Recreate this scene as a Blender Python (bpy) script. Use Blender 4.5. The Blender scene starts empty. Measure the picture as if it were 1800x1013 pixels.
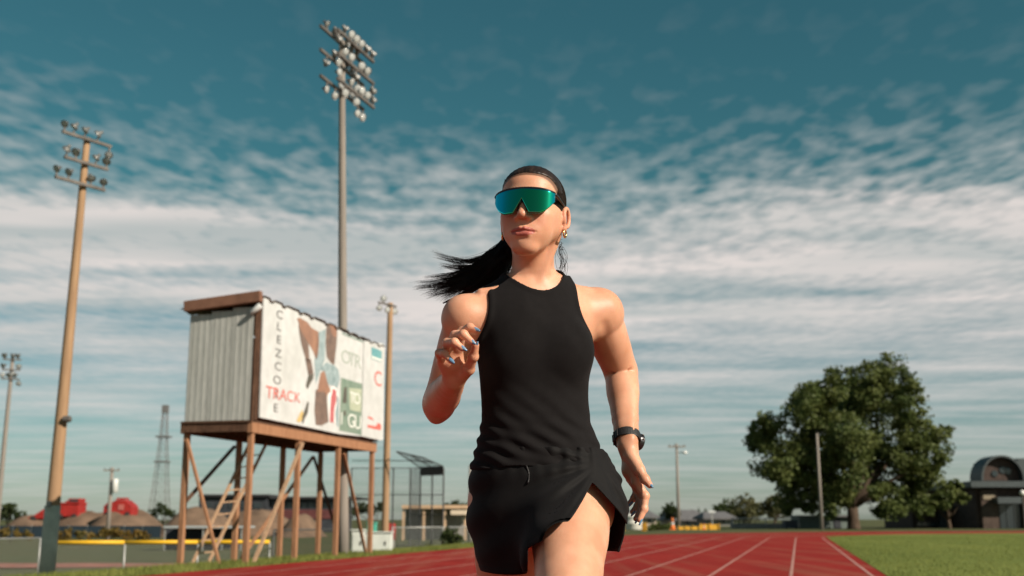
import bpy, bmesh, math, random
import numpy as np
from mathutils import Vector, Matrix, noise as mnoise

R = math.radians
scene = bpy.context.scene
COL = scene.collection

# ------------------------------------------------------------------ camera
CAM_H = 0.76
PITCH = R(11.5)
cam_d = bpy.data.cameras.new('camera')
cam_d.sensor_width = 36.0
cam_d.lens = 40.0
cam_d.clip_start = 0.05
cam_d.clip_end = 9000.0
cam_d.dof.use_dof = True
cam_d.dof.focus_distance = 2.66
cam_d.dof.aperture_fstop = 4.8
cam = bpy.data.objects.new('camera', cam_d)
COL.objects.link(cam)
cam.location = (0, 0, CAM_H)
cam.rotation_euler = (R(90) + PITCH, 0, 0)
scene.camera = cam

# ------------------------------------------------------------------ sky and sun
SUN_AZ = R(54)      # to the right of straight behind the camera
SUN_EL = R(32)
SUN_DIR = Vector((math.sin(SUN_AZ) * math.cos(SUN_EL), -math.cos(SUN_AZ) * math.cos(SUN_EL), math.sin(SUN_EL)))

world = bpy.data.worlds.new('World')
scene.world = world
world.use_nodes = True
wt = world.node_tree
wt.nodes.clear()


def wn(kind, **kw):
    n = wt.nodes.new(kind)
    for k, v in kw.items():
        setattr(n, k, v)
    return n


def wmath(op, a, b=None, c=None, clamp=False):
    n = wn('ShaderNodeMath', operation=op, use_clamp=clamp)
    for i, s in enumerate((a, b, c)):
        if s is None:
            continue
        if isinstance(s, (int, float)):
            n.inputs[i].default_value = s
        else:
            wt.links.new(s, n.inputs[i])
    return n.outputs[0]


def wramp(src, pts, interp='EASE'):
    n = wn('ShaderNodeValToRGB')
    n.color_ramp.interpolation = interp
    el = n.color_ramp.elements
    while len(el) < len(pts):
        el.new(0.5)
    for e, (p, c) in zip(el, pts):
        e.position = p
        e.color = (c, c, c, 1) if isinstance(c, (int, float)) else (*c, 1)
    wt.links.new(src, n.inputs[0])
    return n.outputs[0]


def wmix(fac, a, b, blend='MIX'):
    n = wn('ShaderNodeMix', data_type='RGBA', blend_type=blend)
    for idx, s in ((0, fac), (6, a), (7, b)):
        if isinstance(s, (int, float)):
            n.inputs[idx].default_value = s
        elif isinstance(s, tuple):
            n.inputs[idx].default_value = (*s, 1)
        else:
            wt.links.new(s, n.inputs[idx])
    return n.outputs[2]


tc = wn('ShaderNodeTexCoord')
sep = wn('ShaderNodeSeparateXYZ')
wt.links.new(tc.outputs['Generated'], sep.inputs[0])
dx, dy, dz = sep.outputs
zc = wmath('SQRT', wmath('ADD', wmath('MULTIPLY', dz, dz), 0.0014))
px = wmath('DIVIDE', dx, zc)
py = wmath('DIVIDE', dy, zc)


def wnoise(sx, sy, detail, rough, off=0.0, dist=0.0, lac=2.0):
    cb = wn('ShaderNodeCombineXYZ')
    wt.links.new(wmath('MULTIPLY', px, sx), cb.inputs[0])
    wt.links.new(wmath('MULTIPLY', py, sy), cb.inputs[1])
    cb.inputs[2].default_value = off
    n = wn('ShaderNodeTexNoise')
    n.inputs['Scale'].default_value = 1.0
    n.inputs['Detail'].default_value = detail
    n.inputs['Roughness'].default_value = rough
    n.inputs['Lacunarity'].default_value = lac
    n.inputs['Distortion'].default_value = dist
    wt.links.new(cb.outputs[0], n.inputs['Vector'])
    return n.outputs[0]


sky = wn('ShaderNodeTexSky', sky_type='NISHITA')
sky.sun_disc = False
sky.sun_elevation = SUN_EL
sky.sun_rotation = R(180) - SUN_AZ
sky.altitude = 100
sky.air_density = 1.0
sky.dust_density = 0.6
sky.ozone_density = 1.5

puff = wnoise(13.0, 7.6, 2.5, 0.45, 3.1, 0.1)
mid = wnoise(0.8, 1.7, 2.5, 0.45, 9.7, 0.1)
big = wnoise(0.34, 0.55, 2.0, 0.5, 21.3)
wp = wramp(dz, [(0.0, 0.10), (0.16, 0.16), (0.24, 0.28), (0.28, 0.52), (0.6, 0.56)], 'LINEAR')
n_big = wmath('ADD', wmath('MULTIPLY', mid, 0.62), wmath('MULTIPLY', big, 0.38))
n_all = wmath('ADD', wmath('MULTIPLY', puff, wp), wmath('MULTIPLY', n_big, wmath('SUBTRACT', 1.0, wp)))
# how much cloud cover by height above the horizon (a bank of cloud that thins out overhead)
thr = wramp(dz, [(0.0, 0.24), (0.06, 0.26), (0.11, 0.27), (0.16, 0.25), (0.245, 0.27), (0.272, 0.36), (0.305, 0.43), (0.36, 0.49), (0.50, 0.58)], 'LINEAR')
wid = wramp(dz, [(0.0, 0.62), (0.10, 0.46), (0.15, 0.34), (0.22, 0.27), (0.6, 0.25)], 'LINEAR')
mask = wmath('DIVIDE', wmath('SUBTRACT', n_all, thr), wid, clamp=True)
mask = wmath('SMOOTH_MIN', mask, 1.0, 0.1)
opac = wramp(dz, [(0.0, 0.50), (0.05, 0.64), (0.10, 0.86), (0.15, 0.96), (0.26, 0.94), (0.295, 0.60), (0.33, 0.30), (0.37, 0.10), (0.45, 0.03), (0.6, 0.05)], 'LINEAR')
mask = wmath('MULTIPLY', mask, opac, clamp=True)
shade = wnoise(0.8, 1.9, 2.5, 0.5, 40.2, 0.2)
shade = wmath('MULTIPLY', wmath('SUBTRACT', shade, 0.36), 3.4, clamp=True)
calm = wramp(dz, [(0.0, 0.85), (0.10, 0.7), (0.2, 0.25), (0.3, 0.0)], 'LINEAR')
shade = wmath('ADD', wmath('MULTIPLY', shade, wmath('SUBTRACT', 1.0, calm)), wmath('MULTIPLY', calm, 0.62))
cloud_c = wmix(shade, (0.35, 0.38, 0.375), (0.63, 0.565, 0.535))
SKY_STR = 0.051
haze_f = wramp(dz, [(0.0, 1.0), (0.12, 0.55), (0.28, 0.0)], 'EASE')
tcol = wmix(haze_f, (0.40, 0.92, 0.72), (0.68, 0.86, 0.92))
tint = wmix(1.0, sky.outputs[0], tcol, 'MULTIPLY')
tint = wmix(1.0, tint, (SKY_STR, SKY_STR, SKY_STR), 'MULTIPLY')
final = wmix(mask, tint, cloud_c)
bg = wn('ShaderNodeBackground')
bg.inputs['Strength'].default_value = 1.0
wt.links.new(final, bg.inputs['Color'])
wo = wn('ShaderNodeOutputWorld')
wt.links.new(bg.outputs[0], wo.inputs['Surface'])

sun_d = bpy.data.lights.new('sun', 'SUN')
sun_d.energy = 5.0
sun_d.angle = R(0.53)
sun_d.color = (1.0, 0.86, 0.72)
sun = bpy.data.objects.new('sun', sun_d)
COL.objects.link(sun)
sun.rotation_euler = (-SUN_DIR).to_track_quat('-Z', 'Y').to_euler()

vs = scene.view_settings
vs.view_transform = 'Standard'
vs.look = 'None'
vs.exposure = 0.42
vs.gamma = 1.0
vs.use_curve_mapping = False
scene.cycles.use_denoising = True
scene.cycles.max_bounces = 8

# ------------------------------------------------------------------ helpers
FPX = 2000.0
cP, sP = math.cos(PITCH), math.sin(PITCH)


def at(u, v, Y):
    """world point at distance Y in front of the viewpoint, seen at photo pixel u, v"""
    a = (506.5 - v) / FPX
    d = np.array([(u - 900.0) / FPX, cP - a * sP, sP + a * cP])
    return np.array([0, 0, CAM_H]) + d * (Y / d[1])


def gnd(u, v, z=0.0):
    a = (506.5 - v) / FPX
    d = np.array([(u - 900.0) / FPX, cP - a * sP, sP + a * cP])
    return np.array([0, 0, CAM_H]) + d * ((z - CAM_H) / d[2])


def base(u, Y, z):
    """point on level z at distance Y seen in photo column u (near the horizon)"""
    p = at(u, 914, Y)
    return Vector((p[0], Y, z))


def zat(v, Y):
    return float(at(900, v, Y)[2])


MATS = {}


def mat(name, color, rough=0.8, var=0.0, vscale=4.0, color2=None, bump=0.0, bscale=30.0, metal=0.0,
        stretch=(1, 1, 1), spec=0.4, detail=4.0, sss=0.0, coat=0.0, speck=None):
    if name in MATS:
        return MATS[name]
    m = bpy.data.materials.new(name)
    m.use_nodes = True
    nt = m.node_tree
    b = nt.nodes['Principled BSDF']
    b.inputs['Roughness'].default_value = rough
    b.inputs['Metallic'].default_value = metal
    b.inputs['Specular IOR Level'].default_value = spec
    b.inputs['Coat Weight'].default_value = coat
    if sss:
        b.inputs['Subsurface Weight'].default_value = sss
        b.inputs['Subsurface Radius'].default_value = (0.012, 0.004, 0.002)
        b.inputs['Subsurface Scale'].default_value = 1.0
    c = nt.nodes.new('ShaderNodeTexCoord')
    mp = nt.nodes.new('ShaderNodeMapping')
    mp.inputs['Scale'].default_value = stretch
    nt.links.new(c.outputs['Object'], mp.inputs['Vector'])
    b.inputs['Base Color'].default_value = (*color, 1)
    if var or color2:
        n = nt.nodes.new('ShaderNodeTexNoise')
        n.inputs['Scale'].default_value = vscale
        n.inputs['Detail'].default_value = detail
        n.inputs['Roughness'].default_value = 0.6
        nt.links.new(mp.outputs[0], n.inputs['Vector'])
        rp = nt.nodes.new('ShaderNodeValToRGB')
        rp.color_ramp.elements[0].position = 0.32
        rp.color_ramp.elements[1].position = 0.68
        if color2 is None:
            lo = tuple(max(0, x * (1 - var)) for x in color)
            hi = tuple(min(1, x * (1 + var)) for x in color)
        else:
            lo, hi = color, color2
        rp.color_ramp.elements[0].color = (*lo, 1)
        rp.color_ramp.elements[1].color = (*hi, 1)
        nt.links.new(n.outputs[0], rp.inputs[0])
        src = rp.outputs[0]
        if speck:
            n2 = nt.nodes.new('ShaderNodeTexNoise')
            n2.inputs['Scale'].default_value = speck[0]
            n2.inputs['Detail'].default_value = 3.0
            nt.links.new(mp.outputs[0], n2.inputs['Vector'])
            mr = nt.nodes.new('ShaderNodeMapRange')
            mr.inputs['From Min'].default_value = 0.3
            mr.inputs['From Max'].default_value = 0.7
            mr.inputs['To Min'].default_value = 1 - speck[1]
            mr.inputs['To Max'].default_value = 1 + speck[1]
            nt.links.new(n2.outputs[0], mr.inputs['Value'])
            mx = nt.nodes.new('ShaderNodeMix')
            mx.data_type = 'RGBA'
            mx.blend_type = 'MULTIPLY'
            mx.inputs[0].default_value = 1.0
            nt.links.new(src, mx.inputs[6])
            nt.links.new(mr.outputs[0], mx.inputs[7])
            src = mx.outputs[2]
        nt.links.new(src, b.inputs['Base Color'])
    if bump:
        n = nt.nodes.new('ShaderNodeTexNoise')
        n.inputs['Scale'].default_value = bscale
        n.inputs['Detail'].default_value = 4.0
        nt.links.new(mp.outputs[0], n.inputs['Vector'])
        bp = nt.nodes.new('ShaderNodeBump')
        bp.inputs['Strength'].default_value = min(1.0, bump)
        bp.inputs['Distance'].default_value = 0.02
        nt.links.new(n.outputs[0], bp.inputs['Height'])
        nt.links.new(bp.outputs[0], b.inputs['Normal'])
    MATS[name] = m
    return m


class MB:
    """collects simple solids and links them as one mesh object"""

    def __init__(self):
        self.v = []
        self.f = []

    def add(self, vs, fs):
        o = len(self.v)
        self.v += [tuple(float(c) for c in p) for p in vs]
        self.f += [tuple(i + o for i in q) for q in fs]
        return self

    def box(self, c, s, M=None):
        x, y, z = (k / 2 for k in s)
        vs = [Vector(p) for p in ((-x, -y, -z), (x, -y, -z), (x, y, -z), (-x, y, -z), (-x, -y, z), (x, -y, z), (x, y, z), (-x, y, z))]
        if M is not None:
            vs = [M @ p for p in vs]
        vs = [p + Vector(c) for p in vs]
        return self.add(vs, [(0, 3, 2, 1), (4, 5, 6, 7), (0, 1, 5, 4), (1, 2, 6, 5), (2, 3, 7, 6), (3, 0, 4, 7)])

    def bar(self, a, b, w, d=None, up=(0, 0, 1)):
        """rectangular bar from a to b, w wide and d thick"""
        a, b = Vector(a), Vector(b)
        d = w if d is None else d
        z = (b - a).normalized()
        x = z.cross(Vector(up))
        if x.length < 1e-4:
            x = z.cross(Vector((0, 1, 0)))
        x.normalize()
        y = x.cross(z)
        vs = []
        for p in (a, b):
            for sx, sy in ((-1, -1), (1, -1), (1, 1), (-1, 1)):
                vs.append(p + x * (sx * w / 2) + y * (sy * d / 2))
        return self.add(vs, [(0, 1, 2, 3), (7, 6, 5, 4), (0, 4, 5, 1), (1, 5, 6, 2), (2, 6, 7, 3), (3, 7, 4, 0)])

    def tube(self, pts, rad, n=8, cap=True):
        pts = [Vector(p) for p in pts]
        if isinstance(rad, (int, float)):
            rad = [rad] * len(pts)
        vs, fs = [], []
        ref = None
        for i, p in enumerate(pts):
            t = (pts[min(i + 1, len(pts) - 1)] - pts[max(i - 1, 0)]).normalized()
            if ref is None:
                ref = t.orthogonal().normalized()
            ref = (ref - t * ref.dot(t)).normalized()
            bn = t.cross(ref)
            for k in range(n):
                a = 2 * math.pi * k / n
                vs.append(p + (ref * math.cos(a) + bn * math.sin(a)) * rad[i])
        for i in range(len(pts) - 1):
            for k in range(n):
                k2 = (k + 1) % n
                fs.append((i * n + k, i * n + k2, (i + 1) * n + k2, (i + 1) * n + k))
        if cap:
            fs.append(tuple(range(n))[::-1])
            fs.append(tuple((len(pts) - 1) * n + k for k in range(n)))
        return self.add(vs, fs)

    def lathe(self, prof, n=12, M=None, c=(0, 0, 0)):
        """prof: (radius, z) list, closed at both ends by caps"""
        vs, fs = [], []
        for r, z in prof:
            for k in range(n):
                a = 2 * math.pi * k / n
                vs.append(Vector((r * math.cos(a), r * math.sin(a), z)))
        for i in range(len(prof) - 1):
            for k in range(n):
                k2 = (k + 1) % n
                fs.append((i * n + k, i * n + k2, (i + 1) * n + k2, (i + 1) * n + k))
        fs.append(tuple(range(n))[::-1])
        fs.append(tuple((len(prof) - 1) * n + k for k in range(n)))
        if M is not None:
            vs = [M @ p for p in vs]
        return self.add([p + Vector(c) for p in vs], fs)

    def prism(self, poly, thick, M):
        """poly in local xy, extruded to -z by thick, placed by 4x4 M"""
        n = len(poly)
        vs = [M @ Vector((x, y, 0)) for x, y in poly] + [M @ Vector((x, y, -thick)) for x, y in poly]
        fs = [tuple(range(n)), tuple(range(2 * n - 1, n - 1, -1))]
        for i in range(n):
            j = (i + 1) % n
            fs.append((i, i + n, j + n, j))
        return self.add(vs, fs)

    def build(self, name, m, parent=None, smooth=False, bevel=0.0):
        me = bpy.data.meshes.new(name)
        me.from_pydata(self.v, [], self.f)
        bm = bmesh.new()
        bm.from_mesh(me)
        bmesh.ops.recalc_face_normals(bm, faces=bm.faces)
        bm.to_mesh(me)
        bm.free()
        o = link(name, me, m, parent)
        if smooth:
            smooth_mesh(me)
        if bevel:
            md = o.modifiers.new('bevel', 'BEVEL')
            md.width = bevel
            md.segments = 2
            md.limit_method = 'ANGLE'
        return o


def smooth_mesh(me):
    me.polygons.foreach_set('use_smooth', np.ones(len(me.polygons), dtype=bool))
    me.update()


def link(name, me, m, parent=None):
    o = bpy.data.objects.new(name, me)
    COL.objects.link(o)
    if m is not None and not me.materials:
        me.materials.append(m)
    if parent is not None:
        o.parent = parent
        o.matrix_parent_inverse = parent.matrix_basis.inverted()
    return o


def empty(name, loc, label=None, cat=None, group=None):
    o = bpy.data.objects.new(name, None)
    COL.objects.link(o)
    o.location = loc
    o.empty_display_size = 0.2
    if label:
        tag(o, label, cat, group)
    return o


def tag(o, label=None, cat=None, group=None, kind=None):
    if label:
        o['label'] = label
    if cat:
        o['category'] = cat
    if group:
        o['group'] = group
    if kind:
        o['kind'] = kind
    return o


def fast_mesh(name, V, Q):
    """mesh from numpy vertices and equal-sized faces"""
    V = np.asarray(V, dtype=np.float32)
    Q = np.asarray(Q, dtype=np.int32)
    me = bpy.data.meshes.new(name)
    me.vertices.add(len(V))
    me.vertices.foreach_set('co', V.ravel())
    k = Q.shape[1]
    me.loops.add(Q.size)
    me.loops.foreach_set('vertex_index', Q.ravel())
    me.polygons.add(len(Q))
    me.polygons.foreach_set('loop_start', np.arange(0, Q.size, k, dtype=np.int32))
    me.polygons.foreach_set('loop_total', np.full(len(Q), k, dtype=np.int32))
    me.update(calc_edges=True)
    return me


def smoothstep(a, b, x):
    t = np.clip((x - a) / (b - a), 0, 1)
    return t * t * (3 - 2 * t)

# ------------------------------------------------------------------ ground, track, infield
PSI = R(13.84)                       # heading of the straight
TD = np.array([math.sin(PSI), math.cos(PSI)])
TN = np.array([math.cos(PSI), -math.sin(PSI)])
S0, RAD = 50.0, 26.0                 # where the bend starts and its inner radius
Q_IN, LANE = 0.95, 1.08
FIELD_Z = -1.05


def sq(s, q, z=0.0):
    p = TD * s + TN * q
    return (float(p[0]), float(p[1]), z)


def ground_z(x, y):
    q = x * TN[0] + y * TN[1]
    return -0.02 + (FIELD_Z + 0.02) * smoothstep(9.9, 15.5, -q)


def lane_pt(t, off, z=0.0):
    """t metres along the inner line, off metres outward (to the left) from it"""
    if t <= S0:
        return sq(t, Q_IN - off, z)
    a = (t - S0) / RAD
    c_q = Q_IN + RAD
    r = RAD + off
    return sq(S0 + r * math.sin(a), c_q - r * math.cos(a), z)


def build_ground():
    ss = np.unique(np.concatenate([np.linspace(-300, -30, 10), np.linspace(-30, 120, 76), np.linspace(120, 400, 29), np.geomspace(400, 6000, 14)]))
    qs = np.unique(np.concatenate([-np.geomspace(60, 5000, 14)[::-1], np.linspace(-60, -20, 21), np.linspace(-20, -8, 49), np.linspace(-8, 60, 18), np.geomspace(60, 5000, 14)]))
    S, Q = np.meshgrid(ss, qs, indexing='ij')
    X = S * TD[0] + Q * TN[0]
    Y = S * TD[1] + Q * TN[1]
    Z = ground_z(X, Y)
    rough = 0.03 * np.sin(S * 0.9 + Q * 1.7) * np.sin(Q * 2.3 - S * 0.4) * smoothstep(10.5, 13, -Q)
    V = np.stack([X, Y, Z + rough], -1).reshape(-1, 3)
    n, m = len(ss), len(qs)
    i = np.arange(n * m).reshape(n, m)
    F = np.stack([i[:-1, :-1], i[1:, :-1], i[1:, 1:], i[:-1, 1:]], -1).reshape(-1, 4)[:, ::-1]
    me = fast_mesh('ground', V, F)
    g = mat('ground_grass', (0.055, 0.075, 0.028), 0.95, color2=(0.10, 0.095, 0.045), vscale=0.35, bump=0.5, bscale=9, spec=0.1, speck=(14, 0.35))
    smooth_mesh(me)
    return tag(link('ground', me, g), kind='structure')


ground = build_ground()

# running track
t_vals = list(np.linspace(-30, S0, 41)) + list(np.linspace(S0, S0 + RAD * math.pi, 61)[1:]) + [S0 + RAD * math.pi]


def band(o0, o1, z, name, m, parent=None, ts=None, thick=0.0):
    ts = ts or t_vals[:-1]
    V, Q = [], []
    for t in ts:
        V += [lane_pt(t, o0, z), lane_pt(t, o1, z)]
    for i in range(len(ts) - 1):
        Q.append((2 * i, 2 * i + 1, 2 * i + 3, 2 * i + 2))
    me = fast_mesh(name, np.array(V), np.array(Q)[:, ::-1])
    o = link(name, me, m, parent)
    me.update()
    return o


def track_material():
    m = mat('track_rubber', (0.21, 0.018, 0.015), 0.9, color2=(0.28, 0.028, 0.022), vscale=0.8, bump=0.35, bscale=160, spec=0.06, speck=(90, 0.22))
    nt = m.node_tree
    b = nt.nodes['Principled BSDF']
    src = b.inputs['Base Color'].links[0].from_socket
    c = nt.nodes.new('ShaderNodeTexCoord')
    mp = nt.nodes.new('ShaderNodeMapping')
    mp.inputs['Rotation'].default_value = (0, 0, PSI)
    mp.inputs['Scale'].default_value = (1.3, 0.05, 1)
    nt.links.new(c.outputs['Object'], mp.inputs['Vector'])
    n = nt.nodes.new('ShaderNodeTexNoise')
    n.inputs['Scale'].default_value = 1.6
    n.inputs['Detail'].default_value = 5
    nt.links.new(mp.outputs[0], n.inputs['Vector'])
    mr = nt.nodes.new('ShaderNodeMapRange')
    mr.inputs['From Min'].default_value = 0.48
    mr.inputs['From Max'].default_value = 0.80
    mr.inputs['To Max'].default_value = 0.7
    nt.links.new(n.outputs[0], mr.inputs['Value'])
    mx = nt.nodes.new('ShaderNodeMix')
    mx.data_type = 'RGBA'
    nt.links.new(mr.outputs[0], mx.inputs[0])
    nt.links.new(src, mx.inputs[6])
    mx.inputs[7].default_value = (0.29, 0.12, 0.08, 1)
    nt.links.new(mx.outputs[2], b.inputs['Base Color'])
    return m


track = tag(band(-0.20, 9.75, 0.0, 'running_track', track_material()), kind='structure')
line_m = mat('lane_paint', (0.28, 0.10, 0.08), 0.85, color2=(0.52, 0.32, 0.28), vscale=5, spec=0.2, speck=(60, 0.3))
for k in range(9):
    band(k * LANE - 0.023, k * LANE + 0.023, 0.004, 'lane_line', line_m, track)

# infield turf
V = [lane_pt(t, -0.20, 0.006) for t in t_vals[:-1]]
V += [sq(-30, 40, 0.006)]
inf = MB().add(V, [tuple(range(len(V)))[::-1]])
turf = mat('turf', (0.105, 0.140, 0.030), 0.95, color2=(0.165, 0.195, 0.046), vscale=0.28, bump=0.5, bscale=25, spec=0.1, speck=(18, 0.3), stretch=(1, 0.35, 1))
infield = tag(inf.build('infield', turf), kind='structure')


def grass_blades(name, pts, hmin, hmax, m, seed, label):
    rng = np.random.default_rng(seed)
    n = len(pts)
    a = rng.uniform(0, 2 * math.pi, n)
    w = rng.uniform(0.004, 0.008, n)
    hh = rng.uniform(hmin, hmax, n)
    lean = rng.normal(0, 0.35, (n, 2)) * hh[:, None]
    d = np.stack([np.cos(a), np.sin(a)], -1) * w[:, None]
    V = np.zeros((n, 3, 3))
    V[:, 0, :2] = pts[:, :2] - d
    V[:, 1, :2] = pts[:, :2] + d
    V[:, 2, :2] = pts[:, :2] + lean
    V[:, 0, 2] = V[:, 1, 2] = pts[:, 2]
    V[:, 2, 2] = pts[:, 2] + hh
    me = fast_mesh(name, V.reshape(-1, 3), np.arange(3 * n).reshape(n, 3))
    return tag(link(name, me, m), label, 'grass', kind='stuff')


rng = np.random.default_rng(5)
blade = mat('grass_blade', (0.085, 0.115, 0.022), 0.8, color2=(0.19, 0.20, 0.05), vscale=1.5, spec=0.2)
nb = 60000
s_ = 12 + 46 * rng.random(nb) ** 1.6
q_ = Q_IN + 0.22 + 22 * rng.random(nb) ** 1.3
P = np.stack([s_ * TD[0] + q_ * TN[0], s_ * TD[1] + q_ * TN[1], np.full(nb, 0.005)], -1)
grass_blades('infield_grass', P, 0.02, 0.045, blade, 1, 'short mown green grass of the infield beside the red track')
nb = 45000
s_ = 12 + 30 * rng.random(nb) ** 1.2
q_ = -8.82 - 3.6 * rng.random(nb) ** 1.2
X_ = s_ * TD[0] + q_ * TN[0]
Y_ = s_ * TD[1] + q_ * TN[1]
P = np.stack([X_, Y_, ground_z(X_, Y_) - 0.005], -1)
grass_blades('verge_grass', P, 0.03, 0.11, blade, 2, 'rough green grass along the outer edge of the red track')

# reddish dirt strip on the lower ball field
dm = mat('field_dirt', (0.30, 0.13, 0.10), 0.95, var=0.25, vscale=1.2, spec=0.1, bump=0.3, bscale=12)
ds = MB()
row = []
for k in range(25):
    x = -32 + k * 1.3
    c0 = 46 + 0.3 * (x + 32) / 10
    wd = 6.0 - 0.14 * k
    row.append(((x, c0 - wd / 2 + 0.2 * math.sin(k), FIELD_Z + 0.035), (x, c0 + wd / 2 + 0.2 * math.cos(k * 1.7), FIELD_Z + 0.035)))
for k in range(24):
    a, b = row[k], row[k + 1]
    ds.add([a[0], b[0], b[1], a[1]], [(0, 1, 2, 3)])
tag(ds.build('dirt_path', dm), kind='structure')


def mound(cx, cy, z0, rx, ry, h, seed, name='dirt_mound'):
    n, rings = 40, 14
    V = [(cx, cy, z0 + h)]
    F = []
    for i in range(1, rings + 1):
        r = i / rings
        for k in range(n):
            a = 2 * math.pi * k / n
            p = Vector((cx + rx * r * math.cos(a), cy + ry * r * math.sin(a), 0))
            nz = mnoise.noise(Vector((p.x * 0.35 + seed, p.y * 0.35, seed))) * 0.5 + mnoise.noise(Vector((p.x * 1.1 + seed, p.y * 1.1, 3))) * 0.2
            zz = h * (1 - smoothstep(0.25, 1.0, r)) * (1 + 0.45 * nz)
            V.append((p.x, p.y, z0 + zz - (0.15 if i == rings else 0)))
    for k in range(n):
        F.append((0, 1 + k, 1 + (k + 1) % n))
    for i in range(rings - 1):
        for k in range(n):
            k2 = (k + 1) % n
            F.append((1 + i * n + k, 1 + (i + 1) * n + k, 1 + (i + 1) * n + k2, 1 + i * n + k2))
    m = mat('mound_dirt', (0.11, 0.078, 0.056), 0.95, color2=(0.19, 0.13, 0.09), vscale=0.6, bump=0.8, bscale=3, spec=0.1)
    o = MB().add(V, F).build(name, m, smooth=True)
    return tag(o, kind='structure')


def ux(u, Y):
    return (u - 900) / FPX * Y / 1.02 * 1.0


for (u, Y, wpx, vtop, sd) in ((160, 132, 190, 903, 1), (225, 128, 150, 900, 2), (350, 126, 150, 897, 3), (455, 132, 170, 900, 4), (530, 125, 80, 907, 5), (70, 140, 150, 908, 6)):
    zt_ = zat(vtop, Y)
    mound(float(at(u, 914, Y)[0]), Y, FIELD_Z, wpx / 2 / FPX * Y * 1.15, 7.0, zt_ - FIELD_Z, sd * 7.3)

# ------------------------------------------------------------------ scoreboard tower beside the track
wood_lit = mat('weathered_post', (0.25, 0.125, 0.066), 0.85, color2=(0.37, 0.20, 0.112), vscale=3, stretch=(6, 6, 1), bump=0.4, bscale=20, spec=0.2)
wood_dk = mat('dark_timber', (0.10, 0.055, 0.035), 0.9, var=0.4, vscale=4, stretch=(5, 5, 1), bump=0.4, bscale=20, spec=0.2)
wood_pale = mat('pale_timber', (0.36, 0.24, 0.15), 0.85, var=0.25, vscale=4, stretch=(6, 6, 1), bump=0.3, bscale=20, spec=0.2)
fascia_m = mat('brown_fascia', (0.20, 0.105, 0.07), 0.8, var=0.25, vscale=3, bump=0.2, spec=0.2)
steel_gal = mat('galvanised_sheet', (0.46, 0.48, 0.455), 0.75, color2=(0.37, 0.39, 0.365), vscale=1.2, stretch=(5, 5, 0.6), metal=0.25, spec=0.4, speck=(9, 0.12))
roof_m = mat('roof_sheet', (0.16, 0.13, 0.10), 0.7, var=0.3, vscale=3, metal=0.2)
white_sign = mat('white_sign', (0.58, 0.61, 0.61), 0.55, color2=(0.50, 0.53, 0.52), vscale=1.4, spec=0.4, speck=(5, 0.07))

SA, QA = 19.0, -9.55
SPAN = 6.15
DEPTH = 1.28
Yc = sq(SA, QA)[1]
Z_DECK = zat(761, Yc)
Z_TOP = zat(519, Yc)

tower = empty('scoreboard_tower', sq(SA + SPAN / 2, QA - DEPTH / 2, 0),
              'raised corrugated metal scoreboard booth on brown timber posts with a big printed white sign', 'scoreboard')
TQ = Matrix(((TD[0], TN[0], 0), (TD[1], TN[1], 0), (0, 0, 1)))      # local x along track, y towards the track

# posts
for i in range(4):
    s = SA + SPAN * i / 3
    for j, q in enumerate((QA, QA - DEPTH)):
        gz = float(ground_z(*sq(s, q)[:2])) - 0.12
        MB().box((*sq(s, q)[:2], (gz + Z_DECK) / 2), (0.098, 0.098, Z_DECK - gz), TQ).build('post', wood_lit, tower, bevel=0.008)


def brace(s0, q0, z0, s1, q1, z1, m, w=0.06):
    MB().bar(sq(s0, q0, z0), sq(s1, q1, z1), w, 0.045).build('brace', m, tower)


D3 = SPAN / 3
brace(SA - 0.10, QA - DEPTH + 0.05, Z_DECK - 0.1, SA - 0.10, QA - 0.45, -0.02, wood_lit)                 # end frame
brace(SA + 0.12, QA + 0.10, 0.0, SA + D3 - 0.02, QA + 0.10, Z_DECK - 0.05, wood_pale)                     # front bay
brace(SA + 2 * D3 + 0.1, QA + 0.10, Z_DECK - 0.15, SA + SPAN - 0.5, QA + 0.10, 0.0, wood_lit)
brace(SA + 0.2, QA - DEPTH - 0.10, 1.05, SA + D3, QA - DEPTH - 0.10, Z_DECK - 0.1, wood_dk)
brace(SA + 1.25 * D3, QA - DEPTH - 0.10, 0.0, SA + 2.9 * D3, QA - DEPTH - 0.10, Z_DECK - 0.1, wood_lit)
brace(SA + 3 * D3 - 0.1, QA - DEPTH - 0.13, Z_DECK - 0.1, SA + 3 * D3 + 0.8, QA - DEPTH + 0.3, 0.0, wood_dk, 0.05)

# deck: edge beams, joists and boards
zb = Z_DECK
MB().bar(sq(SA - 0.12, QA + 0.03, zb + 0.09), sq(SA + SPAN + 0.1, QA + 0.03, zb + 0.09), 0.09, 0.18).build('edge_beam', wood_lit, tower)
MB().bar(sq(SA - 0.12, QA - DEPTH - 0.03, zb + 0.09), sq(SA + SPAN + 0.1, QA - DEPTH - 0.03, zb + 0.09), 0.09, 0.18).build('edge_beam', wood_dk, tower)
for k in range(9):
    s = SA - 0.09 + (SPAN + 0.14) * k / 8
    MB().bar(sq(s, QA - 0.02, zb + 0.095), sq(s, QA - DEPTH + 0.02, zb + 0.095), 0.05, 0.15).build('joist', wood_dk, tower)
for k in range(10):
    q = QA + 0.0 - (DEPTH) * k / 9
    MB().bar(sq(SA - 0.14, q, zb + 0.20), sq(SA + SPAN + 0.12, q, zb + 0.20), 0.145, 0.035).build('deck_board', wood_dk, tower)


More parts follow.
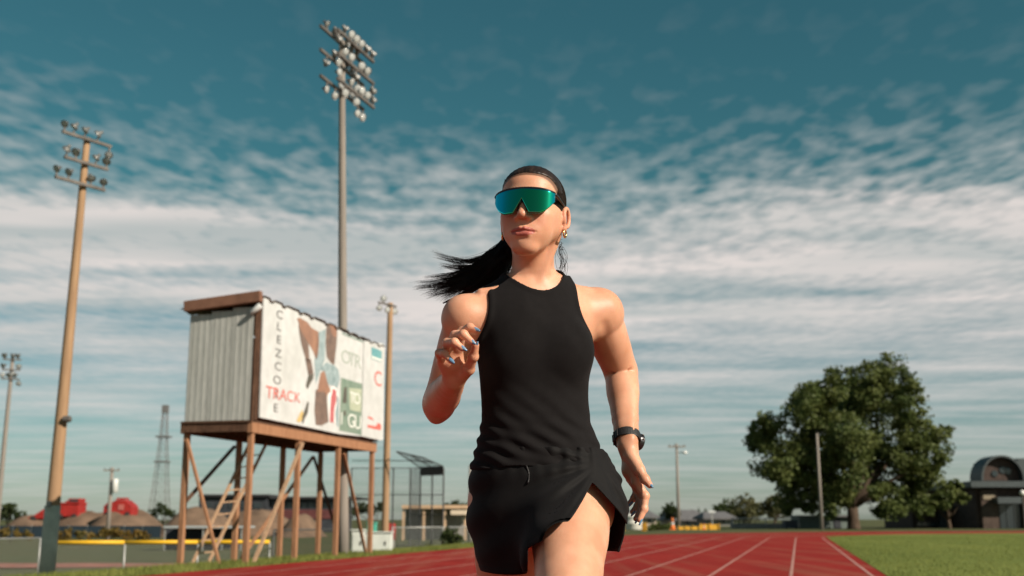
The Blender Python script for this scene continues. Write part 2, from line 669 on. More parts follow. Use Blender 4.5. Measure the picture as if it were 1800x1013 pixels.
def corrugated(name, M, width, height, m, parent, pitch=0.19, depth=0.03):
    """ribbed sheet: ribs along local y, width along local x, facing +z"""
    prof = []
    x = 0.0
    while x < width - 1e-4:
        for f, d in ((0.0, 0), (0.52, 0), (0.62, 1), (0.88, 1), (0.98, 0)):
            xx = x + f * pitch
            if xx <= width:
                prof.append((xx, d * depth))
        x += pitch
    prof.append((width, 0.0))
    b = MB()
    n = len(prof)
    vs = []
    for y in (0, height):
        for t in (0, -0.004):
            vs += [M @ Vector((px_, y, pz + t)) for px_, pz in prof]
    fs = []
    for i in range(n - 1):
        fs.append((i, i + 1, 2 * n + i + 1, 2 * n + i))
        fs.append((n + i + 1, n + i, 3 * n + i, 3 * n + i + 1))
        fs.append((i + 1, i, n + i, n + i + 1))
        fs.append((2 * n + i, 2 * n + i + 1, 3 * n + i + 1, 3 * n + i))
    fs.append((0, 2 * n, 3 * n, n))
    fs.append((n - 1, 2 * n - 1, 4 * n - 1, 3 * n - 1))
    return b.add(vs, fs).build(name, m, parent)


def frame(origin, xa, ya):
    xa = Vector(xa).normalized()
    ya = Vector(ya).normalized()
    za = xa.cross(ya).normalized()
    M = Matrix((xa, ya, za)).transposed().to_4x4()
    M.translation = Vector(origin)
    return M


def v3(d, z=0.0):
    return Vector((d[0], d[1], z))


ZW0, ZW1 = zb + 0.225, Z_TOP - 0.22
# end wall facing the camera: three sheets, the back edge a little lower because the roof falls that way
for k in range(3):
    w = (DEPTH + 0.02) / 3
    q0 = QA - DEPTH - 0.02 + w * k
    corrugated('wall_sheet', frame(sq(SA - 0.08 - 0.004 * k, q0, ZW0), v3(TN), (0, 0, 1)), w - 0.006, ZW1 - ZW0 - 0.12 + 0.05 * k, steel_gal, tower, pitch=0.12, depth=0.0035)
for k in range(4):
    w = (SPAN + 0.1) / 4
    corrugated('wall_sheet', frame(sq(SA + SPAN + 0.02 - w * k, QA - DEPTH - 0.03, ZW0), v3(-TD), (0, 0, 1)), w - 0.006, ZW1 - ZW0 - 0.14, steel_gal, tower, pitch=0.3, depth=0.022)
for k in range(3):
    w = (DEPTH + 0.02) / 3
    corrugated('wall_sheet', frame(sq(SA + SPAN + 0.06, QA - w * k, ZW0), v3(-TN), (0, 0, 1)), w - 0.006, ZW1 - ZW0 - 0.05 - 0.04 * k, steel_gal, tower, pitch=0.12, depth=0.0035)
# corner stud and recessed front frame behind the sign
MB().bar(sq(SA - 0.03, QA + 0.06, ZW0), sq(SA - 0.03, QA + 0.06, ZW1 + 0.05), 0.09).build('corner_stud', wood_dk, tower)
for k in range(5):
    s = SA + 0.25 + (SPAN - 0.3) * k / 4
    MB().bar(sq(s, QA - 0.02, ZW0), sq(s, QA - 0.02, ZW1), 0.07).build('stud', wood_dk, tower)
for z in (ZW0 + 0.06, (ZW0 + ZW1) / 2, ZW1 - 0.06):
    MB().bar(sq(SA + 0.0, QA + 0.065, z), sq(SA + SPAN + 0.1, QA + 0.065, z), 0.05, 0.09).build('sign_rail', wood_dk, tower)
# roof: fascia beam along the near end, five ribbed sheets sloping back
MB().bar(sq(SA - 0.16, QA + 0.16, Z_TOP - 0.06), sq(SA - 0.16, QA - DEPTH - 0.10, Z_TOP - 0.19), 0.13, 0.20).build('fascia', fascia_m, tower, bevel=0.01)
rw = (SPAN + 0.35) / 5
for k in range(5):
    o_ = sq(SA - 0.085 + rw * k, QA + 0.19, Z_TOP - 0.035)
    ya = Vector(sq(0, -1, -0.10))
    corrugated('roof_sheet', frame(o_, -v3(TD) * -1, ya).copy() if False else frame(sq(SA - 0.085 + rw * (k + 1) - 0.005, QA + 0.19, Z_TOP - 0.035), -v3(TD), ya), rw - 0.005, DEPTH + 0.45, roof_m, tower, pitch=0.535, depth=0.05)
# small white camera-like flood lamp under the fascia corner
MB().lathe([(0.02, -0.12), (0.05, -0.1), (0.06, 0.1), (0.05, 0.12)], 10, Matrix.Rotation(R(50), 4, 'Y'), sq(SA - 0.16, QA + 0.06, Z_TOP - 0.30)).build('corner_lamp', white_sign, tower, smooth=True)

# the sign boards
QS = QA + 0.15
SIGN_O = np.array(sq(0, QS, 0))


def on_sign(u, v):
    """where a photo pixel falls on the sign's plane: (metres along, height)"""
    a = (506.5 - v) / FPX
    d = np.array([(u - 900.0) / FPX, cP - a * sP, sP + a * cP])
    o = np.array([0, 0, CAM_H])
    nrm = np.array([TN[0], TN[1], 0])
    t = ((SIGN_O - o) @ nrm) / (d @ nrm)
    p = o + d * t
    return float(p[:2] @ TD), float(p[2])


SM = frame(sq(0, QS, 0), v3(TD), (0, 0, 1))


def sheet(name, pts, z, m, parent, thick=0.003, px_=True):
    poly = [on_sign(*p) for p in pts] if px_ else pts
    M = SM @ Matrix.Translation((0, 0, z))
    return MB().prism(poly, thick, M).build(name, m, parent)


sign = sheet('sign_board', [(464, 523), (540, 556), (601, 582), (596, 763), (540, 751), (457, 734)], 0.0, white_sign, tower, 0.03)
sign['label'] = 'large white board with runner print and vertical lettering'
panel_r = sheet('sign_board', [(639.5, 599), (672, 604), (675.5, 609), (673, 773), (669, 774.5), (635, 767)], 0.012, white_sign, tower, 0.03)
panel_r['label'] = 'narrow white board with teal and red emblems'
pale_green = mat('faded_green_print', (0.15, 0.23, 0.18), 0.5, color2=(0.24, 0.31, 0.25), vscale=6, spec=0.3)
panel_m = sheet('sign_board', [(601.5, 583), (639, 598.5), (634.5, 767), (596.5, 763)], -0.008, white_sign, tower, 0.03)

ink = mat('black_ink', (0.05, 0.05, 0.05), 0.5, color2=(0.15, 0.15, 0.145), vscale=9)
red_ink = mat('red_ink', (0.58, 0.07, 0.05), 0.5, color2=(0.60, 0.22, 0.18), vscale=8)
faint_ink = mat('faint_green_ink', (0.36, 0.42, 0.37), 0.5)
pale_ink = mat('pale_ink', (0.72, 0.76, 0.72), 0.5)
teal_ink = mat('teal_ink', (0.06, 0.25, 0.30), 0.5, color2=(0.22, 0.45, 0.45), vscale=20)


def letter(ch, u, v, hpx, m, parent, z=0.003, wide=1.0, rot=0.0, name='letter'):
    cu = bpy.data.curves.new('letter', 'FONT')
    cu.body = ch
    cu.align_x = 'CENTER'
    cu.align_y = 'CENTER'
    cu.extrude = 0.001
    tmp = bpy.data.objects.new('letter_tmp', cu)
    COL.objects.link(tmp)
    me = bpy.data.meshes.new_from_object(tmp.evaluated_get(bpy.context.evaluated_depsgraph_get()))
    bpy.data.objects.remove(tmp)
    s, h = on_sign(u, v)
    Yh = sq(s, QS)[1]
    size = hpx / FPX * Yh / 0.72
    M = SM @ Matrix.Translation((s, h, z)) @ Matrix.Rotation(rot, 4, 'Z') @ Matrix.Diagonal((size * wide, size, 1, 1))
    me.transform(M)
    return link(name, me, m, parent)


for ch, u, v in (('C', 491.5, 554), ('L', 490, 575), ('E', 490, 598), ('Z', 489, 622), ('C', 488.5, 645), ('O', 487, 669), ('I', 485.5, 694), ('E', 484.5, 718)):
    letter(ch, u, v, 15, ink, sign, wide=2.0)
for k, ch in enumerate('TRACK'):
    letter(ch, 473 + 12.3 * k, 691 + 2.2 * k, 22 - k, red_ink, sign, z=0.006, wide=1.6)
for k, ch in enumerate('OTR'):
    letter(ch, 608.5 + 10.5 * k, 629 + 4 * k, 24, faint_ink, panel_m, z=-0.005, wide=1.7)


def z1(*pts):
    return [(445 + x / 7.79, 510 + y / 7.79) for x, y in pts]


def z2(*pts):
    return [(445 + x / 7.235, 630 + y / 7.235) for x, y in pts]


def z3(*pts):
    return [(560 + x / 7.79, 560 + y / 7.79) for x, y in pts]


def z4(*pts):
    return [(560 + x / 7.79, 670 + y / 7.79) for x, y in pts]


skin_p = mat('printed_skin', (0.36, 0.20, 0.13), 0.5, color2=(0.24, 0.14, 0.10), vscale=5)
skin_d = mat('printed_skin_shade', (0.13, 0.095, 0.08), 0.5, color2=(0.22, 0.155, 0.12), vscale=6)
blue_p = mat('printed_pale_blue', (0.36, 0.46, 0.48), 0.5, color2=(0.20, 0.28, 0.29), vscale=7)
pink_p = mat('printed_pink_red', (0.42, 0.09, 0.10), 0.5, color2=(0.50, 0.17, 0.17), vscale=9)
dark_p = mat('printed_dark', (0.07, 0.07, 0.06), 0.5, color2=(0.13, 0.12, 0.09), vscale=20)
yel_p = mat('printed_yellow', (0.55, 0.42, 0.18), 0.5)
# printed figure: lower legs, arms and clothing of a runner
sheet('printed_shape', z1((600, 390), (640, 380), (740, 440), (800, 520), (890, 570), (900, 700), (890, 850), (862, 965), (825, 850), (760, 735), (700, 640), (640, 520)), 0.004, skin_p, sign)
sheet('printed_shape', z1((615, 470), (640, 525), (700, 645), (755, 738), (765, 900), (775, 1010), (722, 960), (660, 750), (630, 580)), 0.006, skin_d, sign)
sheet('printed_shape', z2((660, 0), (730, 10), (765, 195), (700, 215)), 0.006, skin_d, sign)
sheet('printed_shape', z2((700, 218), (768, 198), (758, 262), (722, 322), (690, 392), (668, 350)), 0.008, dark_p, sign)
sheet('printed_shape', z3((0, 190), (92, 150), (85, 560), (30, 690), (-40, 900), (-60, 600)), 0.004, blue_p, sign)
sheet('printed_shape', z3((115, 62), (180, 75), (245, 105), (252, 200), (245, 330), (230, 470), (212, 640), (160, 600), (110, 520), (95, 330), (103, 150)), 0.006, skin_d, sign)
sheet('printed_shape', z3((150, 80), (235, 110), (245, 250), (200, 250), (170, 190)), 0.009, skin_p, sign)
sheet('printed_shape', z3((10, 700), (100, 600), (215, 645), (270, 700), (290, 830), (250, 960), (200, 925), (130, 900), (60, 720)), 0.004, blue_p, sign)
sheet('printed_shape', z3((30, 745), (75, 715), (120, 880), (165, 1000), (120, 1030), (60, 1000), (-20, 1010), (0, 880)), 0.007, skin_p, sign)
sheet('printed_shape', z4((-40, 120), (60, 100), (110, 220), (115, 330), (132, 560), (40, 610), (-40, 600), (-60, 400)), 0.006, skin_d, sign)
sheet('printed_shape', z4((60, 60), (130, 140), (112, 216), (60, 98)), 0.009, skin_p, sign)
sheet('printed_shape', z4((195, 60), (225, 75), (262, 170), (250, 300), (228, 420), (225, 575), (150, 560), (135, 400), (130, 200)), 0.004, mat('printed_white', (0.78, 0.78, 0.76), 0.5), sign)
sheet('printed_shape', z4((195, 100), (238, 135), (240, 260), (212, 380), (205, 570), (152, 560), (156, 380), (168, 220)), 0.0075, pink_p, sign)
sheet('printed_shape', z4((240, 190), (275, 240), (270, 640), (245, 600), (228, 425), (248, 310)), 0.004, blue_p, sign)
sheet('printed_shape', z2((548, 800), (600, 690), (625, 655), (640, 720), (610, 800), (590, 820)), 0.004, yel_p, sign)
sheet('printed_shape', z2((620, 820), (625, 730), (660, 640), (690, 545), (705, 570), (690, 700), (650, 770), (635, 830)), 0.007, dark_p, sign)
# green lower half of the middle board with its white digits
sheet('printed_shape', [(600, 664), (637, 675), (635, 765), (597, 757)], -0.004, pale_green, panel_m)
sheet('printed_shape', [(601.5, 584.5), (638.5, 599.5), (638.5, 602.5), (601.4, 587.5)], -0.004, mat('printed_grey_green', (0.22, 0.30, 0.27), 0.5), panel_m)
sheet('printed_shape', z4((350, 90), (388, 75), (385, 300), (330, 300)), 0.0, dark_p, panel_m)
sheet('printed_shape', z4((345, 410), (375, 405), (375, 480), (345, 470)), 0.0, dark_p, panel_m)
sheet('printed_shape', z4((420, 95), (590, 110), (580, 430), (430, 395)), -0.001, mat('printed_cream', (0.34, 0.40, 0.29), 0.5, color2=(0.45, 0.50, 0.38), vscale=9), panel_m)
for ch, u, v, h_ in (('T', 619, 700, 20), ('O', 627.5, 702, 20), ('1', 600.5, 737, 22), ('G', 617.5, 741, 24), ('U', 629, 744, 24)):
    letter(ch, u, v, h_, pale_ink, panel_m, z=0.002, wide=1.5)
# emblems of the narrow board
sheet('emblem', [(652, 610), (670, 617.5), (669.5, 637), (652, 631)], 0.016, teal_ink, panel_r)
sheet('emblem', [(652.5, 626), (669.5, 632), (669.3, 636), (652.4, 630)], 0.019, pale_ink, panel_r)
letter('C', 663.5, 667, 27, red_ink, panel_r, z=0.016, wide=1.5, name='emblem')
sheet('emblem', [(645.5, 747), (652, 748), (667, 751), (669, 752), (668.5, 756.5), (650, 753), (645, 751)], 0.016, red_ink, panel_r)
sheet('emblem', [(661, 745), (665, 744), (669, 748), (668.5, 751), (661, 750)], 0.019, red_ink, panel_r)
sheet('emblem', [(646, 732), (652, 734), (656, 738), (655, 739), (646, 735)], 0.016, red_ink, panel_r)

# ladder leaning on the back of the deck
ladder = empty('ladder', Vector(at(348, 1000, 21.3)), 'tall pale wooden ladder leaning against the back of the scoreboard deck', 'ladder')
la = [Vector(at(335, 1000, 21.2)), Vector(at(364, 1000, 21.4))]
lb = [Vector(at(437, 783, 23.3)), Vector(at(468, 780, 23.5))]
for p in la:
    p.z = float(ground_z(p.x, p.y)) + 0.0
for a, b in zip(la, lb):
    MB().bar(a, b, 0.035, 0.06).build('rail', wood_pale, ladder)
for k in range(1, 10):
    f = k / 10
    MB().bar(la[0].lerp(lb[0], f), la[1].lerp(lb[1], f), 0.035, 0.025).build('rung', wood_pale, ladder)

# ------------------------------------------------------------------ floodlight poles
pole_wood = mat('utility_pole_wood', (0.36, 0.235, 0.135), 0.85, color2=(0.27, 0.17, 0.10), vscale=2.5, stretch=(7, 7, 0.5), bump=0.4, bscale=8, spec=0.2)
pole_grey = mat('grey_pole_wood', (0.26, 0.235, 0.205), 0.85, color2=(0.20, 0.18, 0.16), vscale=2.5, stretch=(7, 7, 0.5), bump=0.4, bscale=8, spec=0.2)
lamp_alu = mat('lamp_aluminium', (0.20, 0.205, 0.20), 0.42, var=0.2, metal=0.5, vscale=8)
lamp_glass = mat('lamp_glass', (0.45, 0.48, 0.48), 0.12, spec=0.6, coat=0.4)
arm_steel = mat('arm_steel', (0.13, 0.12, 0.11), 0.65, var=0.3, metal=0.3)


def floodlight(p, aim, size, parent):
    aim = Vector(aim).normalized()
    M = aim.to_track_quat('Z', 'Y').to_matrix()
    Rr = size / 2
    o = MB().lathe([(0.16 * Rr, -1.25 * Rr), (0.34 * Rr, -1.2 * Rr), (0.36 * Rr, -0.65 * Rr), (0.62 * Rr, -0.45 * Rr), (0.88 * Rr, -0.1 * Rr), (1.0 * Rr, 0.12 * Rr), (1.0 * Rr, 0.2 * Rr), (0.93 * Rr, 0.2 * Rr), (0.9 * Rr, 0.12 * Rr)], 14, M, p).build('floodlight', lamp_alu, parent, smooth=True)
    MB().lathe([(0.88 * Rr, 0.125 * Rr), (0.6 * Rr, 0.19 * Rr), (0.25 * Rr, 0.22 * Rr)], 14, M, p).build('lens', lamp_glass, o, smooth=True)
    return o


def light_pole(bx, by, z0, ztop, r0, r1, m, arms, aims, size, label, lean=(0, 0), group='floodlight poles'):
    root = empty('light_pole', (bx, by, z0), label, 'light pole', group)
    top = Vector((bx + lean[0], by + lean[1], ztop))
    bot = Vector((bx, by, z0 - 0.3))
    pts = [bot.lerp(top, k / 10) for k in range(11)]
    MB().tube(pts, [r0 + (r1 - r0) * k / 10 for k in range(11)], 14).build('pole', m, root, smooth=True)
    rng = random.Random(hash(label) % 1000 if False else len(label) * 17 + int(by))
    for (z, dirv, l0, l1, offs, posn) in arms:
        f = (z - bot.z) / (top.z - bot.z)
        c = bot.lerp(top, f)
        d = Vector((dirv[0], dirv[1], 0)).normalized()
        n = Vector((d.y, -d.x, 0))
        c = c + n * offs
        MB().bar(c + d * l0, c + d * l1, 0.06, 0.07).build('crossarm', arm_steel, root)
        for s in posn:
            p = c + d * s
            aim = Vector(aims[rng.randrange(len(aims))])
            aim = aim + Vector((rng.uniform(-.25, .25), rng.uniform(-.25, .25), rng.uniform(-.15, .15)))
            up = 0.20 if rng.random() < 0.75 else -0.22
            MB().tube([p, p + Vector((0, 0, up * 0.55))], 0.025, 6).build('bracket', arm_steel, root)
            floodlight(p + Vector((0, 0, up)), aim, size * rng.uniform(0.9, 1.08), root)
    return root


# tall pole behind the scoreboard
by = 27.0
zz = [zat(v, by) for v in (84, 124, 168)]
bx = float(at(606, 914, by)[0])
ad = (0.30, 0.95)
an = Vector((0.93, -0.36, 0))
aims_c = [(0.8, -0.75, -0.5), (0.9, -0.2, -0.5), (0.5, -0.9, -0.45), (0.3, 0.9, -0.5)]
arms = []
for z in zz:
    arms.append((z, ad, -1.35, 1.1, 0.08, (-1.0, -0.55, -0.2, 0.15, 0.45, 0.75, 1.05)))
    arms.append((z + 0.12, ad, -0.8, 1.35, 0.26, (-0.7, -0.35, 0.0, 0.3, 0.6, 0.95, 1.3)))
lp = light_pole(bx, by, -0.15, zat(72, by), 0.135, 0.075, pole_grey, arms, aims_c, 0.215,
                'tallest grey light pole behind the scoreboard with three crowded tiers of floodlights', lean=(-0.42, 0))
MB().tube([(bx - 0.19, by - 0.1, -0.1), (bx - 0.21, by - 0.1, 2.9)], 0.05, 8).build('conduit', mat('dark_conduit', (0.04, 0.04, 0.045), 0.6), lp)
for z in zz:
    for k, sdir in ((0, -1), (1, 1)):
        p = Vector((bx - 0.4, by, z))
        a = p + Vector((-ad[0], -ad[1], 0)) * 1.4 + Vector((-0.25, 0, 0.05))
        if k == 2:
            MB().bar(p + Vector((0, 0, 0.02)), a, 0.05, 0.05).build('crossarm', arm_steel, lp)

# tan pole at the left
by = 26.0
bx = float(at(89, 914, by)[0])
zt_ = zat(243, by)
bz = FIELD_Z
ad = (0.56, 0.83)
aims_l = [(-0.7, -0.4, -0.8), (-0.3, -0.9, -0.7), (-0.9, 0.2, -0.7), (0.3, -0.6, -0.9)]
arms = [(zat(248, by), ad, -0.75, 0.6, 0.12, (-0.7, -0.45, -0.15, 0.2, 0.55)),
        (zat(290, by), ad, -0.65, 0.55, 0.14, (-0.6, -0.35, 0.2, 0.5)),
        (zat(328, by), ad, -0.85, 0.5, 0.16, (-0.82, -0.5, 0.1, 0.45))]
lp2 = light_pole(bx, by, bz, zt_, 0.172, 0.075, pole_wood, arms, aims_l, 0.21,
                 'thick tan wooden light pole at far left foreground with three small tiers of floodlights', lean=(0.15, 0))
MB().tube([(bx, by, bz), (bx + 0.022, by, zat(889, by))], [0.180, 0.172], 14).build('shade_tone_sleeve', mat('pale_shade_tone', (0.46, 0.43, 0.34), 0.8, var=0.2, vscale=3), lp2, smooth=True)  # added sleeve: paler colour lightens the pole's foot where the tower's shadow falls
p = at(118, 737, by - 0.15)
MB().lathe([(0.03, -0.1), (0.075, -0.08), (0.075, 0.07), (0.03, 0.1)], 10, Matrix.Rotation(R(90), 4, 'Y'), p).build('junction_box', arm_steel, lp2)
p = at(86, 886, by - 0.2)
MB().box(p, (0.09, 0.05, 0.13)).build('meter_box', lamp_alu, lp2)

# grey pole at the picture's left edge
by = 60.0
bx = float(at(-6, 914, by)[0])
ad = (0.93, 0.3)
arms = [(zat(v, by), ad, -0.45, 0.45, 0.15, ps) for v, ps in ((633, (-0.4, 0.0, 0.25)), (651, (-0.42, 0.1, 0.35)), (667, (-0.4, -0.1, 0.2, 0.42)))]
light_pole(bx, by, FIELD_Z, zat(628, by), 0.15, 0.09, pole_grey, arms, [(0.3, -0.9, -0.6), (-0.4, -0.8, -0.5)], 0.30,
           'distant grey floodlight pole at the left edge of the view behind the tan pole', lean=(0.1, 0))

# slim pole right of the sign
by = 45.0
bx = float(at(677, 914, by)[0])
ad = (0.55, 0.83)
light_pole(bx, by, -0.9, zat(533, by), 0.15, 0.11, pole_wood, [(zat(538, by), ad, -0.85, 0.25, 0.1, (-0.8, -0.55, -0.3, 0.15))], [(0.4, -0.9, -0.35)], 0.26,
           'slim tan light pole just right of the sign with one short arm of lamps', lean=(0.02, 0))

# pale utility boxes at the foot of the scoreboard
box_m = mat('pale_box_paint', (0.56, 0.60, 0.56), 0.6, var=0.12, vscale=2, spec=0.3)


def utility_box(u0, u1, v0, v1, Y, label, depth=0.5):
    zb_ = zat(v1, Y)
    x0, x1 = float(at(u0, v1, Y)[0]), float(at(u1, v1, Y)[0])
    zt2 = zat(v0, Y)
    root = empty('utility_box', ((x0 + x1) / 2, Y + depth / 2, zb_), label, 'utility box')
    c = ((x0 + x1) / 2, Y + depth / 2, (zb_ + zt2) / 2 - 0.05)
    MB().box(c, (x1 - x0, depth, zt2 - zb_ + 0.1)).build('cabinet', box_m, root, bevel=0.012)
    MB().box((c[0], Y + depth / 2, zt2 + 0.015), (x1 - x0 + 0.06, depth + 0.06, 0.03)).build('lid', box_m, root, bevel=0.008)
    MB().box((c[0], Y - 0.006, c[2] + 0.05), ((x1 - x0) * 0.8, 0.012, (zt2 - zb_) * 0.7)).build('door', box_m, root)
    MB().box((c[0] + (x1 - x0) * 0.3, Y - 0.02, c[2] + 0.05), (0.025, 0.03, 0.09)).build('handle', arm_steel, root)


utility_box(641, 686, 937, 973, 29.2, 'wide pale green utility box at the foot of the last scoreboard post')
utility_box(617, 638, 933, 976, 28.2, 'narrow pale utility box behind the last scoreboard post', 0.35)

# ------------------------------------------------------------------ chain link fences
gal = mat('galvanised_pipe', (0.34, 0.35, 0.34), 0.5, var=0.15, metal=0.4)
wire_m = mat('fence_wire', (0.26, 0.28, 0.27), 0.5, metal=0.4)
yellow_m = mat('yellow_cap', (0.72, 0.42, 0.02), 0.55, var=0.1, vscale=5)
dark_pipe = mat('dark_pipe', (0.07, 0.075, 0.075), 0.6, metal=0.3)


def chain_mesh(A, B, z0, z1, parent, pitch=0.10, r=0.004, m=None, name='chain_mesh'):
    """diagonal wires woven both ways between the fence ends"""
    A, B = Vector(A), Vector(B)
    L = (B - A).length
    d = (B - A).normalized()
    H = z1 - z0
    n = Vector((-d.y, d.x, 0))
    V, F = [], []
    k = -int(H / pitch) - 1
    nk = int(L / pitch) + 1
    for sgn in (1, -1):
        for i in range(k, nk):
            x0 = i * pitch
            xa, xb = max(0, x0), min(L, x0 + H)
            if xb - xa < 0.02:
                continue
            ya, yb = xa - x0, xb - x0
            if sgn < 0:
                ya, yb = H - ya, H - yb
            pa = A + d * xa
            pb = A + d * xb
            pa.z = z0 + ya
            pb.z = z0 + yb
            off = n * (0.003 * sgn)
            t = (pb - pa).normalized()
            w = t.cross(n) * r
            o = len(V)
            for p in (pa + off, pb + off):
                V += [p - w, p + w, p + n * (r * 1.6 * sgn)]
            F += [(o, o + 1, o + 4, o + 3), (o + 1, o + 2, o + 5, o + 4), (o + 2, o, o + 3, o + 5)]
    me = fast_mesh(name, np.array([tuple(p) for p in V]), np.array(F))
    return tag(link(name, me, m or wire_m, parent), kind='stuff')


def link_fence(A, B, z0, z1, label, spacing=2.4, cap=None, rails=(1.0,), pr=0.03, pitch=0.085, name='chain_link_fence', m=None, wr=0.004):
    A, B = Vector((A[0], A[1], 0)), Vector((B[0], B[1], 0))
    root = empty(name, ((A.x + B.x) / 2, (A.y + B.y) / 2, z0), label, 'fence')
    L = (B - A).length
    n = max(1, round(L / spacing))
    for k in range(n + 1):
        p = A.lerp(B, k / n)
        MB().tube([(p.x, p.y, z0 - 0.2), (p.x, p.y, z1)], pr, 8).build('post', m or gal, root, smooth=True)
    for f in rails:
        z = z0 + (z1 - z0) * f
        MB().tube([(A.x, A.y, z), (B.x, B.y, z)], pr * 0.7, 8).build('rail', m or gal, root, smooth=True)
    if cap:
        for k in range(n):
            p, q = A.lerp(B, k / n), A.lerp(B, (k + 1) / n)
            p2, q2 = p.lerp(q, 0.004), p.lerp(q, 0.996)
            MB().tube([(p2.x, p2.y, z1 + 0.01), (q2.x, q2.y, z1 + 0.01)], 0.058, 10).build('yellow_cap', cap, root, smooth=True)
    chain_mesh(A, B, z0 + 0.03, z1 - 0.02, root, pitch, wr, m)
    return root


FY = 34.0
link_fence(at(92, 914, FY)[:2], at(476, 914, FY + 1)[:2], FIELD_Z, zat(954.5, FY), 'chain link ball field fence with a bright yellow top cap left of the scoreboard', cap=yellow_m)
link_fence(at(-70, 914, FY - 3)[:2], at(74, 914, FY - 0.4)[:2], FIELD_Z, zat(947, FY - 1.5), 'plain grey chain link fence without cap left of the tan pole')
link_fence(at(482, 914, 34)[:2], at(612, 914, 36)[:2], FIELD_Z, zat(931, 35), 'grey chain link fence behind the scoreboard posts', m=dark_pipe)
link_fence(at(690, 914, 40)[:2], at(860, 914, 44)[:2], -0.8, zat(927, 42), 'grey chain link fence between the slim pole and the runner')

# tall backstop with an overhanging mesh roof
bs = empty('backstop', base(740, 50, -0.6), 'tall chain link baseball backstop cage with sloping mesh roof', 'backstop')
Yb = 50.0


def bsp(u, Y):
    p = at(u, 914, Y)
    return Vector((p[0], Y, 0))


cols = [(616, 56), (655, 56), (690, 55), (720, 54), (738, 50), (759, 49.5), (779, 49)]
for u, Y in cols:
    p = bsp(u, Y)
    top = 823 if u < 730 else 824
    if u < 730:
        top = 822
    MB().tube([(p.x, p.y, -0.8), (p.x, p.y, zat(top, Y))], 0.035, 8).build('post', dark_pipe, bs)
for (u0, Y0), (u1, Y1) in zip(cols[:-1], cols[1:]):
    a, b = bsp(u0, Y0), bsp(u1, Y1)
    for v in ((810, 823, 870) if u1 < 735 else (823, 870, 905)):
        MB().tube([(a.x, a.y, zat(v, Y0)), (b.x, b.y, zat(v, Y1))], 0.02, 6).build('rail', dark_pipe, bs)
    chain_mesh(a, b, -0.6, zat(823, (Y0 + Y1) / 2), bs, 0.16, 0.003, dark_pipe)
# dark band under the roof edge and the roof itself
a, b = bsp(738, 49.9), bsp(779, 48.9)
band_m = mat('dark_mesh_band', (0.06, 0.06, 0.06), 0.8)
for k in range(2):
    p, q = a.lerp(b, k / 2 + 0.01), a.lerp(b, (k + 1) / 2 - 0.01)
    MB().bar((p.x, p.y, zat(829, 49.4)), (q.x, q.y, zat(829, 49.4)), 0.02, 0.34).build('board', band_m, bs)
ra, rb_ = Vector(at(697, 794, 44.5)), Vector(at(745, 805, 44.0))
rc, rd = Vector(at(779, 820, 49)), Vector(at(738, 822, 50))
for p, q in ((ra, rb_), (rb_, rc), (rd, ra), (rc, rd), (ra.lerp(rb_, 0.5), rd.lerp(rc, 0.5)), (ra.lerp(rd, 0.5), rb_.lerp(rc, 0.5))):
    MB().tube([p, q], 0.025, 6).build('roof_pipe', dark_pipe, bs)
V, F = [], []
for k in range(18):
    for (p0, p1, q0, q1) in ((ra, rb_, rd, rc), (ra, rd, rb_, rc)):
        p, q = p0.lerp(p1, (k + .5) / 18), q0.lerp(q1, (k + .5) / 18)
        o = len(V)
        e = Vector((0, 0, 0.006))
        w = Vector((0.006, 0, 0))
        V += [p, p + w, p + e, q, q + w, q + e]
        F += [(o, o + 1, o + 4, o + 3), (o + 1, o + 2, o + 5, o + 4), (o + 2, o, o + 3, o + 5)]
tag(link('roof_mesh', fast_mesh('roof_mesh', np.array([tuple(p) for p in V]), np.array(F)), dark_pipe, bs), kind='stuff')

# ------------------------------------------------------------------ trees
def leaf_mesh(blobs, n, size, seed):
    """blobs: (centre, radius) -> many small folded leaves spread through their volume, thicker near the skin"""
    rng = np.random.default_rng(seed)
    C = np.array([b[0] for b in blobs])
    Rr = np.array([b[1] for b in blobs])
    w = Rr ** 2.2
    idx = rng.choice(len(blobs), n, p=w / w.sum())
    # every blob breaks into uneven tufts, so the crown has a ragged skin and gaps
    nt_ = 16
    td = rng.normal(size=(len(blobs), nt_, 3))
    td /= np.linalg.norm(td, axis=2)[..., None]
    tr_ = rng.uniform(0.35, 1.0, (len(blobs), nt_, 1))
    ts_ = rng.uniform(0.14, 0.28, (len(blobs), nt_))
    tk = rng.integers(0, nt_, n)
    d = td[idx, tk]
    P = C[idx] + (d * tr_[idx, tk] + np.clip(rng.normal(size=(n, 3)), -1.6, 1.6) * ts_[idx, tk][:, None] * np.array([1, 1, 0.75])) * Rr[idx][:, None]
    nrm = d * 0.6 + rng.normal(size=(n, 3)) * 0.6 + np.array([0, 0, 0.25])
    nrm /= np.linalg.norm(nrm, axis=1)[:, None]
    t = np.cross(nrm, rng.normal(size=(n, 3)))
    t /= np.linalg.norm(t, axis=1)[:, None]
    b = np.cross(nrm, t)
    L = size * rng.uniform(0.6, 1.3, n)[:, None]
    W = L * 0.42
    V = np.stack([P - t * L * 0.5, P + b * W + nrm * L * 0.1, P + t * L * 0.5, P - b * W + nrm * L * 0.1], 1).reshape(-1, 3)
    i = np.arange(n)[:, None] * 4
    F = np.concatenate([i + [0, 1, 2], i + [0, 2, 3]], 0)
    return fast_mesh('crown', V, F)


